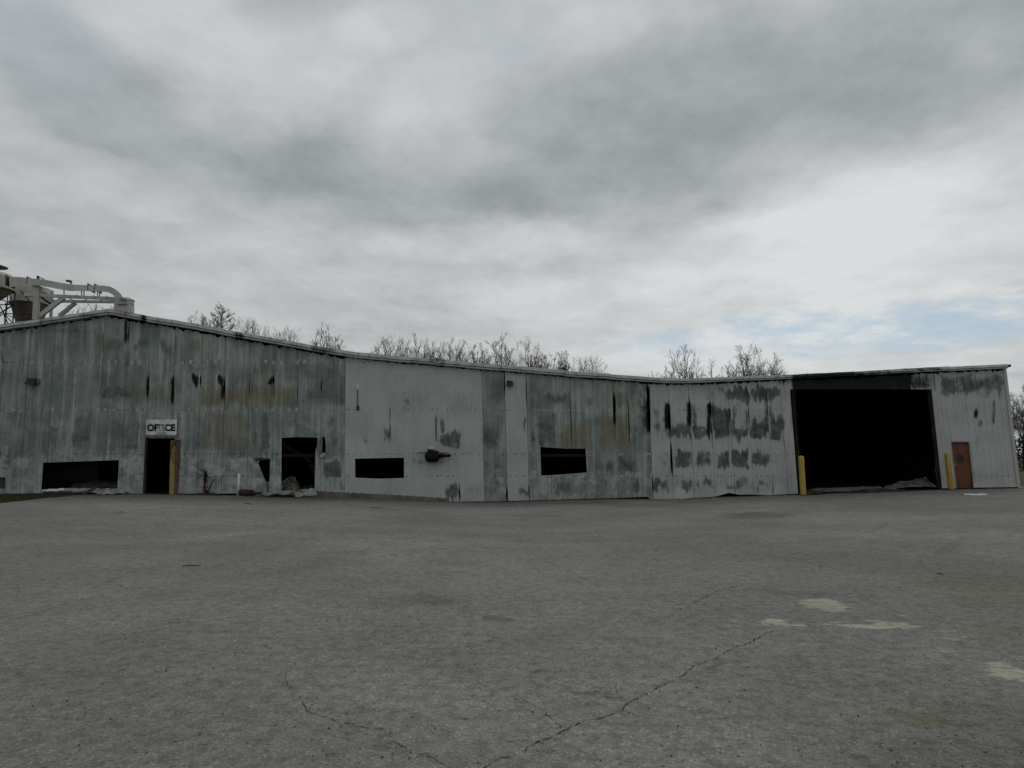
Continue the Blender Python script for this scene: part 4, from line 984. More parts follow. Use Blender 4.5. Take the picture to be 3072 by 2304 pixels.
# ------------------------------------------------------------------ loose things at the foot of the wall
def gpt(x, y, dz=0.0):
    p = G(x, y); p.z += dz; return p
p = PL(714, 1484, .25); p.z = gz(p.x, p.y)
mb = MB(); tp = PL(715, 1421, .25); mb.tube([p, Vector((p.x, p.y, tp.z)) + E * .01], .05, 14); mb.tube([Vector((p.x, p.y, tp.z - .001)) + E * .01, Vector((p.x, p.y, tp.z + .02)) + E * .01], .043, 14)
tag(mb.build('pvc_pipe', M_PVC, None, True, origin=p), 'thin white plastic standpipe upright before the left siding', 'pipe')
# dead shrub
p = PL(618, 1484, .25); p.z = gz(p.x, p.y)
sh = empty('dead_shrub', p, 'scorched dead shrub with bent stems against the left siding', 'shrub')
mb = MB(); Z = Vector((0, 0, 1)); r = random.Random(5)
mb.tube([p, PL(613, 1465, .28), PL(615, 1440, .3), PL(617, 1422, .26), PL(619, 1415, .25)], [.05, .035, .04, .03, .012], 7)
mb.tube([p, PL(626, 1470, .3), PL(634, 1455, .34), PL(638, 1441, .3), PL(646, 1438, .3)], [.04, .025, .02, .018, .008], 6)
for k in range(26):
    a = PL(614 + r.uniform(-2, 4), r.uniform(1418, 1480), .28); mb.tube([a, a + Vector((r.uniform(-.18, .18), r.uniform(-.12, .12), r.uniform(-.02, .16)))], [.012, .004], 4)
mb.build('stem', M_RUSTD, sh)
mb = MB()
for k in range(160):
    a = PL(617 + r.gauss(0, 3.2), r.choice([r.gauss(1424, 6), r.gauss(1430, 8), r.gauss(1478, 6)]), .28 + r.gauss(0, .06)); a.z = max(a.z, p.z + .01)
    d1 = Vector((r.gauss(0, 1), r.gauss(0, 1), r.gauss(0, 1))).normalized() * r.uniform(.02, .05); d2 = d1.orthogonal().normalized() * .025
    mb.add([a - d1, a + d2, a + d1, a - d2], [(0, 1, 2, 3)])
mb.build('foliage', M_RUSTD, sh)
heap('soot_pile', gpt(622, 1486), .42, .12, .10, M_CHARL, 12, 'low dark soot pile at the foot of the dead shrub', 'debris')
# burnt drum and fallen sheets, surveyed against the wall
def wp(x, y, off):
    p = PL(x, y, off); g_ = gz(p.x, p.y) + .015
    if p.z < g_: p.z = g_
    return p
pts = [wp(717, 1477, .34), wp(722, 1477, .34), wp(740, 1477.5, .36), wp(757, 1478, .38), wp(763, 1480, .38), wp(774, 1481, .38), wp(785, 1474, .36)]
mb = MB(); mb.tube(pts, [.07, .115, .12, .11, .07, .06, .01], 14)
c_ = Vector(pts[3]); c_.z = gz(c_.x, c_.y)
tag(mb.build('burnt_drum', simple('burnt_rust', (.022, .016, .012), (.045, .036, .03), 5, .8, .2), None, origin=c_), 'crushed rust brown drum lying beside the white standpipe', 'debris')
def gsheet(name, q, amp, mat, seed, label, cat='sheet', group='fallen siding sheets by the wall', nu=18, nv=8):
    q = [wp(*a) for a in q]; c_ = sum(q, Vector()) / 4; c_.z = min(v.z for v in q)
    return tag(crumple(name, q, amp * .45, amp, mat, None, nu, nv, seed, origin=c_), label, cat, group)
gsheet('metal_sheet', ((822, 1477, .12), (880, 1474.5, .12), (866, 1485, .55), (766, 1490, .7)), .05, M_SHEET, 21, 'pale bent siding sheet lying flat under the tall torn opening')
gsheet('metal_sheet', ((880, 1474, .15), (944, 1468, .2), (954, 1488, .5), (886, 1497, .75)), .06, M_SHEET, 22, 'crumpled pale sheet with a curled corner right of the flat one')
gsheet('metal_sheet', ((925, 1487, .2), (962, 1492, .25), (998, 1498.5, .6), (890, 1499, .85)), .02, M_SHEETD, 23, 'dark flat sheet end poking out under the crumpled pale sheet')
gsheet('metal_sheet', ((262, 1476, .12), (345, 1467, .12), (389, 1482, .5), (298, 1491, .7)), .06, M_SHEET, 24, 'torn pale sheet on the asphalt below the long low window')
gsheet('metal_sheet', ((125, 1472, .12), (192, 1467, .12), (196, 1471, .3), (126, 1476, .3)), .04, M_WHITE, 25, 'narrow white strip of siding under the sill of the long low window')
mb = MB(); mb.bar(wp(247, 1486, .55), PL(291, 1460, .12), .09, .05)
tag(mb.build('plank', M_CHARL, None, origin=wp(265, 1486, .5)), 'charred plank leaning into the long low window', 'plank')
mb = MB(); mb.bar(wp(872, 1484, .5), PL(946, 1468, .08), .04, .04)
tag(mb.build('plank', M_SHEETD, None, origin=wp(900, 1490, .3)), 'dark thin strip leaning over the sill of the tall torn opening', 'plank')
# wreckage in the bay
q = [inside(2660, -1.4, .12), inside(2780, -1.0, .50), inside(2812, -.25, .05), inside(2640, -.3, .04)]
tag(crumple('metal_sheet', q, .03, .10, simple('bay_sheet', (.20, .205, .20), (.11, .113, .11), 3.0, .7, .2, dirt=(.035, .035, .035), dlo=.48, dhi=.62), None, 22, 8, 31, origin=inside(2730, -.7)), 'large pale folded sheet heaped inside the loading bay at the right', 'sheet', 'fallen siding sheets by the wall')
q = [inside(2425, -.9, .10), inside(2640, -1.0, .12), inside(2650, -.2, .03), inside(2440, -.1, .02)]
tag(crumple('metal_sheet', q, .02, .06, M_SHEETD, None, 26, 6, 32, origin=inside(2540, -.5)), 'long dark flat sheet across the loading bay threshold', 'sheet', 'fallen siding sheets by the wall')
heap('rubble_heap', inside(2640, .12, -.02), 1.3, .22, .13, M_CHARL, 41, 'low black rubble ridge across the middle of the loading bay threshold', 'debris')
heap('rubble_heap', inside(2436, .45, -.02), .45, .2, .14, M_CHARL, 42, 'small black rubble pile at the foot of the smooth bollard', 'debris')
mb = MB(); q = [gpt(2890, 1483, .02), gpt(2955, 1482, .02), gpt(2965, 1487, .015), gpt(2895, 1487, .015)]
tag(crumple('white_board', q, .005, .012, M_WHITE, None, 14, 4, 51, origin=gpt(2925, 1485)), 'flat white board lying on the asphalt before the rust red door', 'board')
for (a, b, w, lab) in (((546, 1702), (602, 1700), .028, 'long thin dark rod lying on the open asphalt at the left'), ((352, 1539), (371, 1538), .03, 'short dark stick on the asphalt below the office doorway'),
                       ((733, 1512), (757, 1515), .04, 'twisted dark scrap on the asphalt before the white standpipe'), ((2812, 1724), (2830, 1728), .03, 'short dark stick on the mossy asphalt at the right'), ((1110,1524),(1150,1526),.03,'thin dark stick on the asphalt below the low window in the white panels')):
    mb = MB(); p0, p1 = gpt(*a, w * .5), gpt(*b, w * .5); mid = (p0 + p1) / 2 + Vector((0, .02, .01)); mb.tube([p0, mid, p1], [w * .22, w * .28, w * .18], 6)
    tag(mb.build('stick', M_RUSTD, None, origin=(p0 + p1) / 2), lab, 'stick', 'sticks on the asphalt')

# ------------------------------------------------------------------ dust collection plant behind the ridge
FO, BO = -5.0, -6.6
def wm(px, off): return px / FPX * (PL(200, 900, off) - CP).dot(FW)
def zroof(u): return lerp_tab(PROF, u)
def rest(p):                                   # foot on the roof
    return U(ucoord(p), zroof(ucoord(p)) + .0, (Vector(p) - W0).dot(NRM))
fr = empty('support_frame', rest(PL(107, 960, FO)), 'pale steel frame with two beams and slanted braces carrying the duct over the ridge', 'frame')
def member(name, a, b, wpx, off, foot=False, deep=None, mat=M_DUCT):
    p, q = PL(*a, off), PL(*b, off)
    if foot: q = rest(q) if True else q; q.z -= .05
    mb = MB(); mb.bar(p, q, wm(wpx, off), deep or wm(wpx * .8, off)); return mb.build(name, mat, fr)
member('post', (113, 858), (108, 960), 14, FO, True); member('post', (157, 872), (155, 950), 7, BO, True)
member('beam', (74, 884), (363, 897), 9, FO); member('beam', (122, 903), (357, 906), 8, BO)
member('brace', (191, 893), (114, 952), 12, FO - .05); member('brace', (227, 908), (178, 948), 10, BO - .05)
member('brace', (116, 885), (152, 912), 6, -5.8, mat=M_LATT); member('brace', (88, 902), (62, 872), 3, -5.2, mat=M_LATT)
member('brace', (66, 898), (80, 884), 3, -5.1); member('brace', (112, 870), (160, 890), 4, -5.3)
for x, y0, y1 in ((127, 862, 886), (245, 872, 891), (252, 872, 891), (293, 873, 893), (299, 874, 893), (192, 868, 890)): member('hanger', (x, y0), (x, y1), 2.6, FO + .02)
for x in (230, 281, 320): member('clip', (x - 2, 884 + (x - 230) * .04), (x + 4, 889 + (x - 230) * .04), 3, FO + .1)
for a, b in (((140, 893), (160, 903)), ((205, 893), (225, 904)), ((265, 894), (250, 904)), ((310, 896), (300, 904))): member('cross_tie', a, b, 2.2, -5.8)
mb = MB()                                       # duct
DU = [(28, 846, 31), (60, 844.5, 27), (95, 846, 21), (120, 847, 20), (150, 852, 20), (180, 858, 20), (210, 863, 20), (250, 864, 18), (310, 866, 18.5), (326, 868, 18.5), (341, 875, 18), (352, 885, 19), (360, 897, 22), (364, 912, 24)]
vs = []
n = len(DU)
for i, (x, y, h) in enumerate(DU):
    a = DU[max(i - 1, 0)]; b = DU[min(i + 1, n - 1)]; d = Vector((b[0] - a[0], b[1] - a[1])).normalized(); nn = Vector((-d.y, d.x))
    for sgn, dd in ((1, .35), (1, -.35), (-1, -.35), (-1, .35)):
        vs.append(PL(x - nn.x * h / 2 * sgn, y - nn.y * h / 2 * sgn, FO - .15 + dd))
dt = empty('dust_duct', rest(PL(372, 930, FO)), 'pale rectangular dust duct bending down behind the roof ridge', 'duct')
mb.add(vs, [(i * 4 + k, i * 4 + (k + 1) % 4, i * 4 + 4 + (k + 1) % 4, i * 4 + 4 + k) for i in range(n - 1) for k in range(4)] + [(0, 1, 2, 3), (4 * n - 1, 4 * n - 2, 4 * n - 3, 4 * n - 4)])
mb.build('duct_run', M_DUCT, dt)
mb = MB(); a, b = PL(372, 898, FO - .15), rest(PL(375, 935, FO - .15)); b.z -= .05
mb.bar(a, b, wm(33, FO), .85); mb.build('drop_box', M_DUCT, dt)
mb = MB(); mb.bar(PL(353, 913, FO + .3), PL(388, 914, FO + .3), wm(2, FO), .06); mb.build('flange', M_HOPD, dt)
for x, y, h in ((31, 846, 32), (94, 846, 22), (274, 865, 19.6), (294, 866, 19.6)):
    mb = MB(); mb.bar(PL(x, y - h / 2, FO - .15), PL(x, y + h / 2, FO - .15), wm(1.5, FO), .74); mb.build('flange', M_HOPD, dt)
mb = MB(); mb.bar(PL(361, 894, FO + .3), PL(401, 902, FO + .3), wm(5, FO), .25); mb.bar(PL(382, 890, FO + .34), PL(401, 902, FO + .34), wm(2, FO), .05)
mb.bar(PL(401, 902, FO + .3), PL(399, 913, FO + .3), wm(3, FO), .1); mb.bar(PL(378, 905, FO + .3), PL(400, 913, FO + .3), wm(3, FO), .1); mb.bar(PL(388, 908, FO + .3), PL(388, 938, FO + .3), wm(3, FO), .06)
mb.bar(PL(396, 912, FO + .2), PL(396, 940, FO + .2), wm(6, FO), .3)
mb.build('service_rail', M_DUCT, dt)
mb = MB(); mb.bar(PL(114, 840, FO), PL(114, 828, FO), wm(5, FO), .1); mb.bar(PL(114, 829, FO), PL(133, 838, FO), wm(2.5, FO), .06); mb.build('lever', M_LATT, dt)
mb = MB(); mb.bar(PL(200, 843, FO), PL(214, 844, FO), wm(4.5, FO), .2); mb.bar(PL(213, 845, FO), PL(213, 853, FO), wm(2.5, FO), .06); mb.build('inspection_lamp', M_LATT, dt)
# cyclone at the picture edge
CO = -6.2
cy = PL(-24, 850, CO); sc = wm(1, CO)
cyc = empty('cyclone', rest(cy), 'round pale cyclone with conical bottom at the far left above the roof', 'cyclone')
mb = MB(); zt = PL(-24, 830, CO).z; zb = PL(-24, 868, CO).z
mb.lathe((cy.x, cy.y, zb), [(54 * sc, 0), (55 * sc, (zt - zb)), (46 * sc, (zt - zb) + 9 * sc), (14 * sc, (zt - zb) + 16 * sc), (13 * sc, (zt - zb) + 22 * sc)], 36); mb.build('drum', M_DUCT, cyc, False)
mb = MB(); mb.lathe((cy.x, cy.y, zb - 52 * sc), [(8 * sc, 0), (9 * sc, 6 * sc), (53 * sc, 51.5 * sc)], 36); mb.build('cone', simple('cone_paint', (.26, .235, .18), (.17, .15, .115), 1.3, .7, .3), cyc)
mb = MB(); mb.lathe((cy.x, cy.y, zb), [(56.5 * sc, -1.5 * sc), (56.5 * sc, 1.5 * sc)], 36); mb.build('flange', M_HOPD, cyc)
mb = MB(); mb.lathe((cy.x, cy.y, zt + 22 * sc), [(12 * sc, 0), (12 * sc, 8 * sc)], 16); mb.lathe((cy.x, cy.y, zt + 30 * sc), [(36 * sc, 0), (36 * sc, 1 * sc), (6 * sc, 11 * sc), (1 * sc, 12 * sc)], 24); mb.build('rain_cap', M_HOPD, cyc)
# hopper
HO = -8.3
hc = PL(92, 890, HO); sh_ = wm(1, HO)
hp = empty('hopper', rest(hc), 'squat round hopper with dark tapering bottom behind the duct frame', 'hopper')
mb = MB(); z0 = PL(92, 912, HO).z; z1 = PL(92, 866, HO).z
mb.lathe((hc.x, hc.y, z0), [(50 * sh_, 0), (51 * sh_, (z1 - z0)), (46 * sh_, (z1 - z0) + 3 * sh_), (4 * sh_, z1 - z0 + 6 * sh_)], 36); mb.build('drum', M_DUCT, hp)
mb = MB(); mb.lathe((hc.x, hc.y, z0 - 54 * sh_), [(33 * sh_, 0), (49 * sh_, 53.5 * sh_)], 36)
rz = rest(hc).z
mb.lathe((hc.x, hc.y, rz - .05), [(30 * sh_, 0), (33 * sh_, max(.05, z0 - 54 * sh_ - rz + .05))], 24); mb.build('cone', M_HOPD, hp)
mb = MB(); mb.lathe((hc.x, hc.y, z0), [(52.5 * sh_, -1.2 * sh_), (52.5 * sh_, 1.2 * sh_)], 36); mb.build('flange', M_DUCT, hp)
# lattice tower
LO = -6.9
lt = empty('lattice_tower', rest(PL(12, 960, LO)), 'dark lattice legs and cross bracing under the cyclone at the left edge', 'tower')
def lat(name, a, b, w, off=LO, mat=M_LATT, foot=False):
    p, q = PL(*a, off), PL(*b, off)
    if foot: q = rest(q)
    mb = MB(); mb.bar(p, q, wm(w, off), wm(w, off)); mb.build(name, mat, lt)
lat('leg', (46, 878), (36, 990), 2.6, foot=True); lat('leg', (-70, 878), (-78, 1000), 3, foot=True); lat('leg', (24, 878), (14, 990), 2.2, LO - 2.2, foot=True)
for a, b, w in (((-40, 880), (41, 914), 2.6), ((-60, 914), (41, 914), 2.4), ((41, 914), (-40, 965), 3.2), ((12, 940), (-10, 900), 2.4), ((12, 940), (57, 942), 2.4), ((12, 940), (53, 958), 2.2), ((12, 940), (36, 968), 2.2), ((12, 940), (25, 975), 2.2),
                ((12, 940), (-30, 965), 2.6), ((12, 940), (14, 975), 1.6), ((22, 876), (46, 880), 3), ((28, 882), (40, 910), 1.8), ((41, 914), (38, 965), 1.8), ((16, 912), (44, 914), 4.5), ((57, 942), (103, 943), 2.4), ((18, 915), (16, 942), 1.6)):
    lat('brace', a, b, w)
lat('ring', (-80, 879), (34, 879), 3.0, LO + .3)

# ------------------------------------------------------------------ bare trees
def make_tree(seed, H, Wd, style, twig_r, nmain, buds, dens, hv):
    r = random.Random(seed); segs = {0: MB(), 1: MB()}; tips = []
    tr = H * .014 + .04
    def rv(): return Vector((r.gauss(0, 1), r.gauss(0, 1), r.gauss(0, 1))).normalized()
    def limb(p, q, bow, r0, r1, n, part, sides):
        pts = []; ax = (q - p); w1, w2 = rv() * ax.length * .05, rv() * ax.length * .05
        for i in range(n + 1):
            t = i / n; c = p.lerp(q, t) + bow * (4 * t * (1 - t)) + w1 * math.sin(t * 5) * t + w2 * math.sin(t * 9 + 1) * t
            pts.append(c)
        rad = [r0 + (r1 - r0) * (i / n) ** .8 for i in range(n + 1)]
        segs[part].tube(pts, rad, sides, cap=False); return pts, rad
    def sprout(pts, rad, L, lev, k, t0):
        n = len(pts) - 1
        for j in range(k):
            t = t0 + (1 - t0) * (j + r.random()) / k; f = t * n; i = min(n - 1, int(f)); q = pts[i].lerp(pts[i + 1], f - i)
            ax = (pts[i + 1] - pts[i]).normalized(); o = rv(); o = (o - ax * o.dot(ax)).normalized()
            a = r.uniform(.30, .80)
            d = (ax * math.cos(a) + o * math.sin(a) + Vector((0, 0, .22))).normalized(); ll = L * r.uniform(.6, 1.25) * (1.2 - .75 * t)
            r0 = max(twig_r, min(rad[i] * .6, rad[0] * .5))
            p2, ra = limb(q, q + d * ll, Vector((0, 0, -ll * .05)) + rv() * ll * .06, r0, max(twig_r * .7, r0 * .5), 3 if lev == 2 else 2, 1, 4 if lev == 2 else 3)
            if lev < 4: sprout(p2, ra, L * .58, lev + 1, max(2, int(round((4 if lev == 2 else 2.2) * dens))), .15)
            else: tips.append(p2[-1]); tips.append(p2[1])
            if lev == 3: tips.append(p2[-1])
    if style == 'vase':
        Rz = max(2.0, hv * 1.25); cz = H - Rz; th = min(H * r.uniform(.2, .3), cz - .5); lean = Vector((r.gauss(0, .06), r.gauss(0, .06), 0)) * Wd
        segs[0].tube([Vector((0, 0, -.3)), Vector((0, 0, th * .5)), Vector((lean.x * .3, lean.y * .3, th)), Vector((lean.x, lean.y, cz))], [tr * 1.3, tr, tr * .85, tr * .5], 8)
        nl = int(nmain * 2.5)
        for i in range(nl):
            ph = math.acos(1 - (i + .5) / nl * 1.0) * r.uniform(.85, 1.0); az = 2.4 * i + r.gauss(0, .3)
            k = r.uniform(.86, 1.0) * (1 + .16 * mnoise.noise(Vector((math.cos(az) * 1.3, math.sin(az) * 1.3 + ph, seed))))
            tip = Vector((math.sin(ph) * math.cos(az) * Wd * k, math.sin(ph) * math.sin(az) * Wd * k, cz + Rz * math.cos(ph) * k)) + lean
            b0 = Vector((lean.x * .6, lean.y * .6, th + (cz - th) * r.uniform(.35, 1.0)))
            out = Vector((math.cos(az), math.sin(az), 0)) * Wd * .12 * math.sin(ph) - Vector((0, 0, Rz * .05 * math.sin(ph)))
            pts, rad = limb(b0, tip, out, tr * r.uniform(.16, .34), twig_r, 7, 1, 5)
            sprout(pts, rad, min(Wd, Rz) * .78, 2, max(4, int(5.4 * dens)), .22)
    else:
        n = 9; ld = rv() * .02 * H; ld.z = 0
        pts = [Vector((r.gauss(0, .006) * H, r.gauss(0, .006) * H, -.3 + H * .98 * i / n)) + ld * (i / n) for i in range(n + 1)]
        segs[0].tube(pts, [max(twig_r, tr * (1.15 - 1.1 * i / n)) for i in range(n + 1)], 7)
        m = int(nmain * 3)
        for i in range(m):
            t = 1 - min(.7, 1.6 * hv / H) * (1 - (i + r.random() * .6) / m) ** 1.1 - .02; f = t * n; a = min(n - 1, int(f)); q = pts[a].lerp(pts[a + 1], f - a); az = 2.4 * i + r.gauss(0, .4)
            tt = (1 - t) * H / max(1.5, hv * 1.1); ll = Wd * min(1.0, .18 + .85 * tt) * r.uniform(.7, 1.1)
            ll = min(ll, Wd * 1.1) + .25
            d = Vector((math.cos(az), math.sin(az), r.uniform(.5, 1.1)))
            p2, ra = limb(q, q + d * ll, Vector((0, 0, -ll * .06)), tr * .34 * (1.15 - t) + twig_r, twig_r, 4, 1, 4)
            sprout(p2, ra, ll * .42, 2, max(3, int(5 * dens)), .25)
    zt = max(v[2] for v in segs[1].v + segs[0].v); kz = H / zt
    for s_ in (0, 1): segs[s_].v = [(v[0], v[1], v[2] * kz) for v in segs[s_].v]
    tips = [Vector((p.x, p.y, p.z * kz)) for p in tips]
    if buds:
        for p in tips:
            for _ in range(buds):
                if r.random() > (.06 if buds == 1 else .22): continue
                c_ = p + Vector((r.gauss(0, .13), r.gauss(0, .13), r.gauss(0, .13))); s_ = r.uniform(.025, .055)
                d1 = rv() * s_; d2 = d1.orthogonal().normalized() * s_ * .7
                segs[1].add([c_ - d1, c_ + d2, c_ + d1, c_ - d2], [(0, 1, 2, 3)], 1)
    return segs
# x, top y, half width px, distance, style, twig r, main limbs, buds, density, label
TREES = [
 (192, 912, 38, 92, 'vase', .020, 5, 0, .85, 'pale thin tree seen low between the duct braces, nearer the hopper', 1),
 (256, 906, 42, 90, 'vase', .020, 6, 0, .9, 'pale tree seen under the duct beams just left of the roof ridge', 1),
 (306, 908, 16, 95, 'lead', .018, 4, 0, .7, 'faint narrow tree top right above the roof ridge under the duct', 1),
 (576, 936, 32, 80, 'vase', .020, 6, 1, .9, 'small bushy bare tree, first one right of the duct above the roof slope', 0),
 (618, 930, 34, 78, 'vase', .022, 7, 1, 1.0, 'bushy bare tree touching the pointed tree over the left roof slope', 0),
 (655, 912, 38, 76, 'lead', .024, 11, 1, 1.05, 'tall pointed bare tree with a straight leader over the left roof slope', 0),
 (735, 950, 58, 88, 'vase', .019, 7, 0, .95, 'wide wispy pale tree right of the pointed one', 1),
 (781, 986, 18, 90, 'vase', .018, 5, 0, .7, 'tiny wispy tree top just showing right of the wide pale tree', 1),
 (846, 978, 40, 90, 'vase', .019, 6, 0, .9, 'faint rounded pale tree standing alone mid left roof slope', 1),
 (966, 966, 40, 80, 'vase', .022, 9, 0, .95, 'sparse open bare tree alone on the lower left roof slope', 0),
 (1003, 1000, 24, 82, 'vase', .020, 5, 0, .8, 'low spreading bare tree top close right of the lone sparse tree', 0),
 (1160, 994, 66, 70, 'vase', .021, 8, 0, 1.0, 'broad fan shaped bare tree, leftmost of the dense clump above the white panels', 0),
 (1236, 990, 58, 68, 'vase', .023, 9, 1, 1.1, 'darkest and thickest bare tree in the clump above the white panels', 0),
 (1290, 1015, 40, 71, 'vase', .021, 7, 1, .9, 'leaning bare tree at the right flank of the darkest tree', 0),
 (1345, 1008, 54, 72, 'vase', .020, 7, 0, .95, 'wispy round bare tree right of the curled roof flap', 0),
 (1388, 1013, 48, 70, 'vase', .021, 7, 0, .95, 'bare tree with dark forked limbs between two wispy neighbours', 0),
 (1434, 1022, 34, 73, 'vase', .020, 8, 0, .9, 'narrow bare tree left of the gap over the grey panels', 0),
 (1500, 998, 52, 68, 'vase', .022, 10, 0, 1.0, 'tallest bare tree above the middle wall lamp', 0),
 (1578, 1002, 54, 69, 'vase', .020, 7, 0, .95, 'open crowned bare tree close right of the tallest one', 0),
 (1617, 1034, 30, 70, 'vase', .022, 9, 1, 1.0, 'short bare tree with dense twigs right of the open crowned one', 0),
 (1655, 1052, 34, 72, 'vase', .019, 6, 0, .9, 'low wispy bare tree between two darker upright ones', 0),
 (1694, 1050, 24, 70, 'vase', .022, 9, 1, 1.0, 'slim narrow bare tree over the broken trim joint', 0),
 (1765, 1060, 58, 70, 'vase', .019, 8, 0, 1.0, 'low wide fan of fine twigs, last of the clump before the roof sag', 0),
 (1968, 1112, 22, 66, 'vase', .018, 5, 0, .8, 'tiny shrub top showing left of the roof sag', 0),
 (1997, 1096, 22, 66, 'vase', .018, 6, 0, .8, 'small spindly tree top at the left flank of the open vase shaped tree', 0),
 (2056, 1028, 62, 62, 'vase', .022, 8, 0, 1.0, 'open vase shaped bare tree above the roof sag', 0),
 (2146, 1074, 15, 75, 'lead', .018, 5, 0, .7, 'thin sapling alone between the two larger trees over the roof sag', 1),
 (2190, 1092, 30, 66, 'vase', .019, 6, 1, .85, 'low twiggy tree left under the big budding tree', 0),
 (2250, 1029, 62, 62, 'vase', .024, 8, 3, 1.0, 'big dark budding tree with a thick trunk left of the loading bay', 0),
 (2318, 1056, 66, 63, 'vase', .022, 8, 3, 1.0, 'budding tree spreading right beside the big dark one', 0),
 (2415, 1114, 34, 72, 'vase', .018, 5, 0, .7, 'faint low twig tips above the blackened roof edge', 1),
 (3072, 1150, 62, 72, 'vase', .026, 8, 3, 1.15, 'budding tree at the far right edge past the end of the warehouse', 0),
 (3130, 1180, 60, 80, 'vase', .024, 8, 2, 1.0, 'tree mostly cut off by the right picture edge', 0),
]
for i, (x, yt, hw, dist, style, tw, nm, bd, den, lab, pale) in enumerate(TREES):
    rr_ = ray(x, HOR); X = rr_.x / rr_.y * dist
    D = dist * FW.y
    H = CAMH + (HOR - yt) / FPX * dist * 1.0
    # exact height for the surveyed top
    r2 = ray(x, yt); H = CAMH + r2.z / r2.y * dist
    Wd = hw / FPX * dist
    base = Vector((X, dist, 0))
    base.z = gz(X, dist) - .1
    hv = max(.8, (min(lerp_tab(ROOF, x), 1330) - yt) / FPX * dist) if x < 3040 else 4.5
    segs = make_tree(100 + i * 7, H - base.z, Wd * 0.92, style, tw * .46, nm, bd, den, hv)
    t_ = empty('bare_tree', base, lab, 'tree', 'bare trees behind the warehouse')
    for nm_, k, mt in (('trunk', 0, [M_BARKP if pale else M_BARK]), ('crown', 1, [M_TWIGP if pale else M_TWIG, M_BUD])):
        s = segs[k]; s.v = [(v[0] + base.x, v[1] + base.y, v[2] + base.z) for v in s.v]
        s.build(nm_, mt, t_)
# hedge and field at the right edge
p = Vector((PL(3070, 1400).x + 20, 74, 0)); r = random.Random(9)
rr_ = ray(3066, HOR); p = Vector((rr_.x / rr_.y * 70, 70, gz(rr_.x / rr_.y * 70, 70) - .1))
hd = empty('hedge', p, 'dense dark hedge row behind the right end of the warehouse', 'hedge')
mb = MB()
for k in range(9000):
    x = r.uniform(-6, 16); zz = r.random() ** .7 * (3.3 + .7 * mnoise.noise(Vector((x * .6, 0, 3)))); y = r.gauss(0, .9)
    c_ = p + Vector((x, y, zz)); s = r.uniform(.07, .2)
    d1 = Vector((r.gauss(0, 1), r.gauss(0, 1), r.gauss(0, 1))).normalized() * s; d2 = d1.orthogonal().normalized() * s * .6
    mb.add([c_ - d1, c_ + d2, c_ + d1, c_ - d2], [(0, 1, 2, 3)])
mb.build('foliage', M_HEDGE, hd)
mb = MB()
for k in range(40):
    c_ = p + Vector((r.uniform(-6, 16), r.gauss(0, .5), -.1)); mb.tube([c_, c_ + Vector((r.gauss(0, .3), r.gauss(0, .3), 2.4))], [.05, .02], 5)
mb.build('stem', M_BARK, hd)

# ------------------------------------------------------------------ sky and light
SUN_EL, SUN_AZ = R(58), R(25)
w = bpy.data.worlds.new('World'); S.world = w; w.use_nodes = True; t = NT(w.node_tree)
d = t.n('ShaderNodeTexCoord').outputs['Generated']
sx = t.xyz(d)
zc = t.math('MAXIMUM', sx[2], 0.0)
den = t.math('ADD', zc, 0.16)
pv = t.comb(t.math('DIVIDE', sx[0], den), t.math('DIVIDE', sx[1], den), 0.0)
n1 = t.noise(pv, 1.25, 12, .60, .15); n2 = t.noise(t.vmath('ADD', pv, (7.3, 2.1, 0)), 3.6, 11, .62, .1)
n4 = t.noise(t.vmath('MULTIPLY', t.vmath('ADD', pv, (2.3, 5.1, 0)), (1.0, .75, 1)), 9.0, 8, .6, .1)
n3 = t.noise(t.vmath('ADD', pv, (1.3, 9.1, 0)), .45, 4, .5)
# large cloud masses in azimuth / elevation, their outlines broken by noise
wob = t.scale(t.vmath('SUBTRACT', t.noise(pv, .9, 6, .6, 0, True), (.5, .5, .5)), .26)
az = t.math('ADD', t.math('ARCTAN2', sx[0], sx[1]), t.xyz(wob)[0]); el = t.math('ADD', t.math('ARCSINE', sx[2]), t.math('MULTIPLY', t.xyz(wob)[1], .7))
def blob(x, y, rx, ry, rot=0.0):
    q = ray(x, y); a0 = math.atan2(q.x, q.y); e0 = math.atan2(q.z, math.hypot(q.x, q.y))
    k = FPX * (1 + ((x - 1536) / FPX) ** 2)
    dx = t.math('SUBTRACT', az, a0); dy = t.math('SUBTRACT', el, e0)
    if rot:
        c_, s_ = math.cos(rot), math.sin(rot)
        dx, dy = t.math('ADD', t.math('MULTIPLY', dx, c_), t.math('MULTIPLY', dy, s_)), t.math('SUBTRACT', t.math('MULTIPLY', dy, c_), t.math('MULTIPLY', dx, s_))
    dx = t.math('DIVIDE', dx, rx / FPX); dy = t.math('DIVIDE', dy, ry / FPX)
    return t.mr(t.math('ADD', t.math('MULTIPLY', dx, dx), t.math('MULTIPLY', dy, dy)), 0.05, 1.5, 1.0, 0.0)
L = t.math('ADD', 0.485, t.math('MULTIPLY', t.math('SUBTRACT', n1, .5), .26))
L = t.math('ADD', L, t.math('MULTIPLY', t.math('SUBTRACT', n2, .5), .27))
L = t.math('ADD', L, t.math('MULTIPLY', t.math('SUBTRACT', n4, .5), .13))
L = t.math('ADD', L, t.math('MULTIPLY', t.math('SUBTRACT', n3, .5), .10))
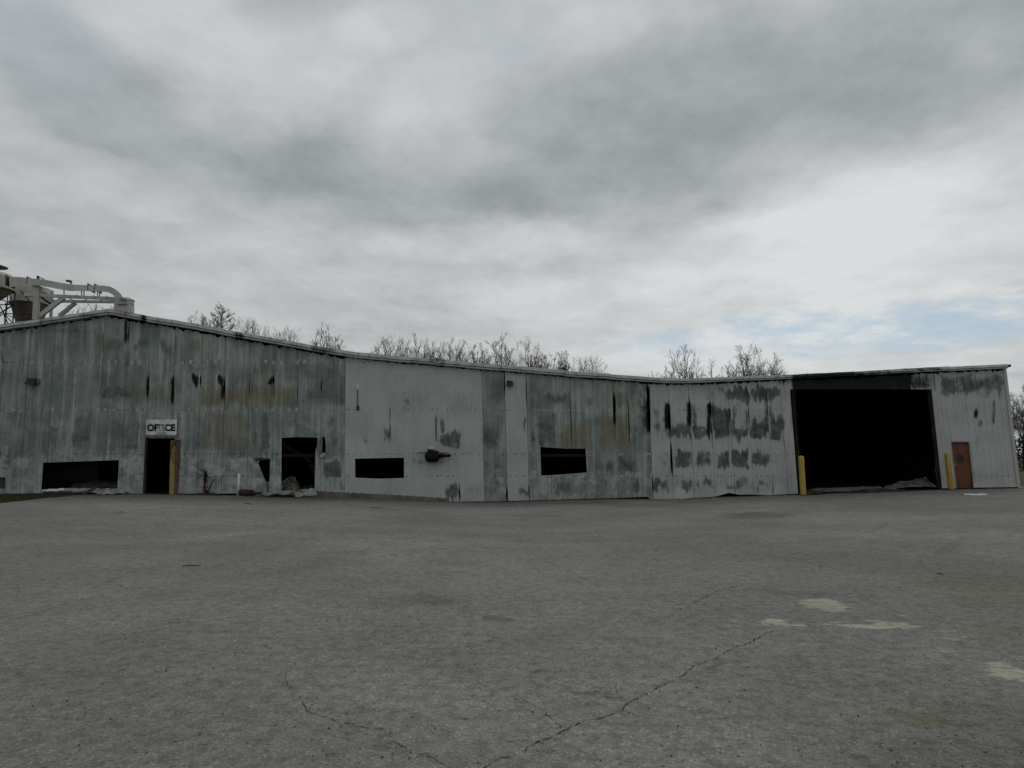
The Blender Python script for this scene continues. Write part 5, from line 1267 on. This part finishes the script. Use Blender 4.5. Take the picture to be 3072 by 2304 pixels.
for (x, y, rx, ry, v, ro) in [(560, 430, 430, 190, -.16, .1), (1150, 560, 560, 140, -.17, -.05), (1900, 420, 520, 200, -.20, .25), (2450, 230, 420, 170, -.08, .1), (2950, 120, 420, 220, -.12, 0), (2100, 60, 500, 140, -.04, 0), (1750, 260, 200, 160, -.06, 0),
                             (250, 330, 260, 160, -.05, 0), (850, 250, 280, 140, .15, .4), (1250, 330, 260, 100, .11, .3), (520, 120, 260, 110, .14, 0), (1120, 120, 170, 70, .10, .2), (1800, 130, 200, 60, .09, 0), (2250, 600, 160, 60, .08, .3), (300, 560, 220, 60, .08, -.1), (2800, 560, 520, 170, .17, .1), (2350, 700, 500, 130, .20, .15), (1500, 720, 420, 80, .14, 0), (900, 700, 320, 70, .05, 0),
                             (2000, 920, 700, 130, .17, 0), (2850, 830, 420, 120, .18, 0), (2500, 1060, 800, 110, .22, 0), (1100, 900, 700, 130, .05, 0), (300, 800, 420, 160, -.03, 0), (60, 60, 300, 120, .04, 0)]:
    L = t.math('ADD', L, t.math('MULTIPLY', blob(x, y, rx, ry, ro), v * (.47 if v < 0 else .72)))
L = t.math('MINIMUM', t.math('ADD', .21, t.math('MULTIPLY', t.math('LOGARITHM', t.math('ADD', 1.0, t.math('EXPONENT', t.math('MULTIPLY', t.math('SUBTRACT', L, .21), 18.0))), math.e), 1 / 18.0)), .72)
cc = t.mix(t.mr(L, .14, .60), (0.855, 0.98, 1.01), (0.965, 0.997, 1.0))
cloud = t.vmath('MULTIPLY', cc, t.gray(t.math('MULTIPLY', L, 10.0)))
sky = t.n('ShaderNodeTexSky', sky_type='NISHITA'); sky.sun_disc = False; sky.sun_elevation = SUN_EL; sky.sun_rotation = SUN_AZ; sky.air_density = 1.0; sky.dust_density = 2.0
skyc = t.vmath('ADD', t.vmath('MULTIPLY', sky.outputs[0], (.3, .3, .3)), (2.5, 3.5, 4.3))
gap = None
for (x, y, rx, ry, v, ro) in [(2450, 950, 460, 55, .75, .02), (2900, 930, 260, 70, .8, .1), (2100, 985, 260, 40, .5, 0), (1480, 90, 190, 130, .32, 0), (170, 170, 170, 130, .15, .3), (1850, 620, 120, 40, .08, 0), (3000, 870, 120, 40, .4, 0)]:
    b_ = t.math('MULTIPLY', blob(x, y, rx, ry, ro), v); gap = b_ if gap is None else t.math('MAXIMUM', gap, b_)
gm_ = t.math('MULTIPLY', gap, t.mr(t.math('ADD', n2, t.math('MULTIPLY', n1, .6)), .98, .70, .0, 1.0))
colr = t.mix(gm_, cloud, skyc)
bg = t.n('ShaderNodeBackground'); t.put(bg.inputs[0], colr); bg.inputs[1].default_value = 0.1
ow = t.n('ShaderNodeOutputWorld'); t.nt.links.new(bg.outputs[0], ow.inputs[0])
w.cycles.sampling_method = 'MANUAL'; w.cycles.sample_map_resolution = 512
sd = bpy.data.lights.new('sun', 'SUN'); sd.energy = 0.5; sd.angle = R(25); sd.color = (1, .97, .93)
so = bpy.data.objects.new('sun', sd); C.objects.link(so); so.rotation_euler = (math.pi / 2 - SUN_EL, 0, -SUN_AZ + math.pi)
so.location = (0, 0, 40)
S.view_settings.view_transform = 'Standard'; S.view_settings.look = 'None'; S.view_settings.exposure = 0.0; S.view_settings.gamma = 1.0
S.view_settings.use_curve_mapping = False
S.cycles.max_bounces = 6
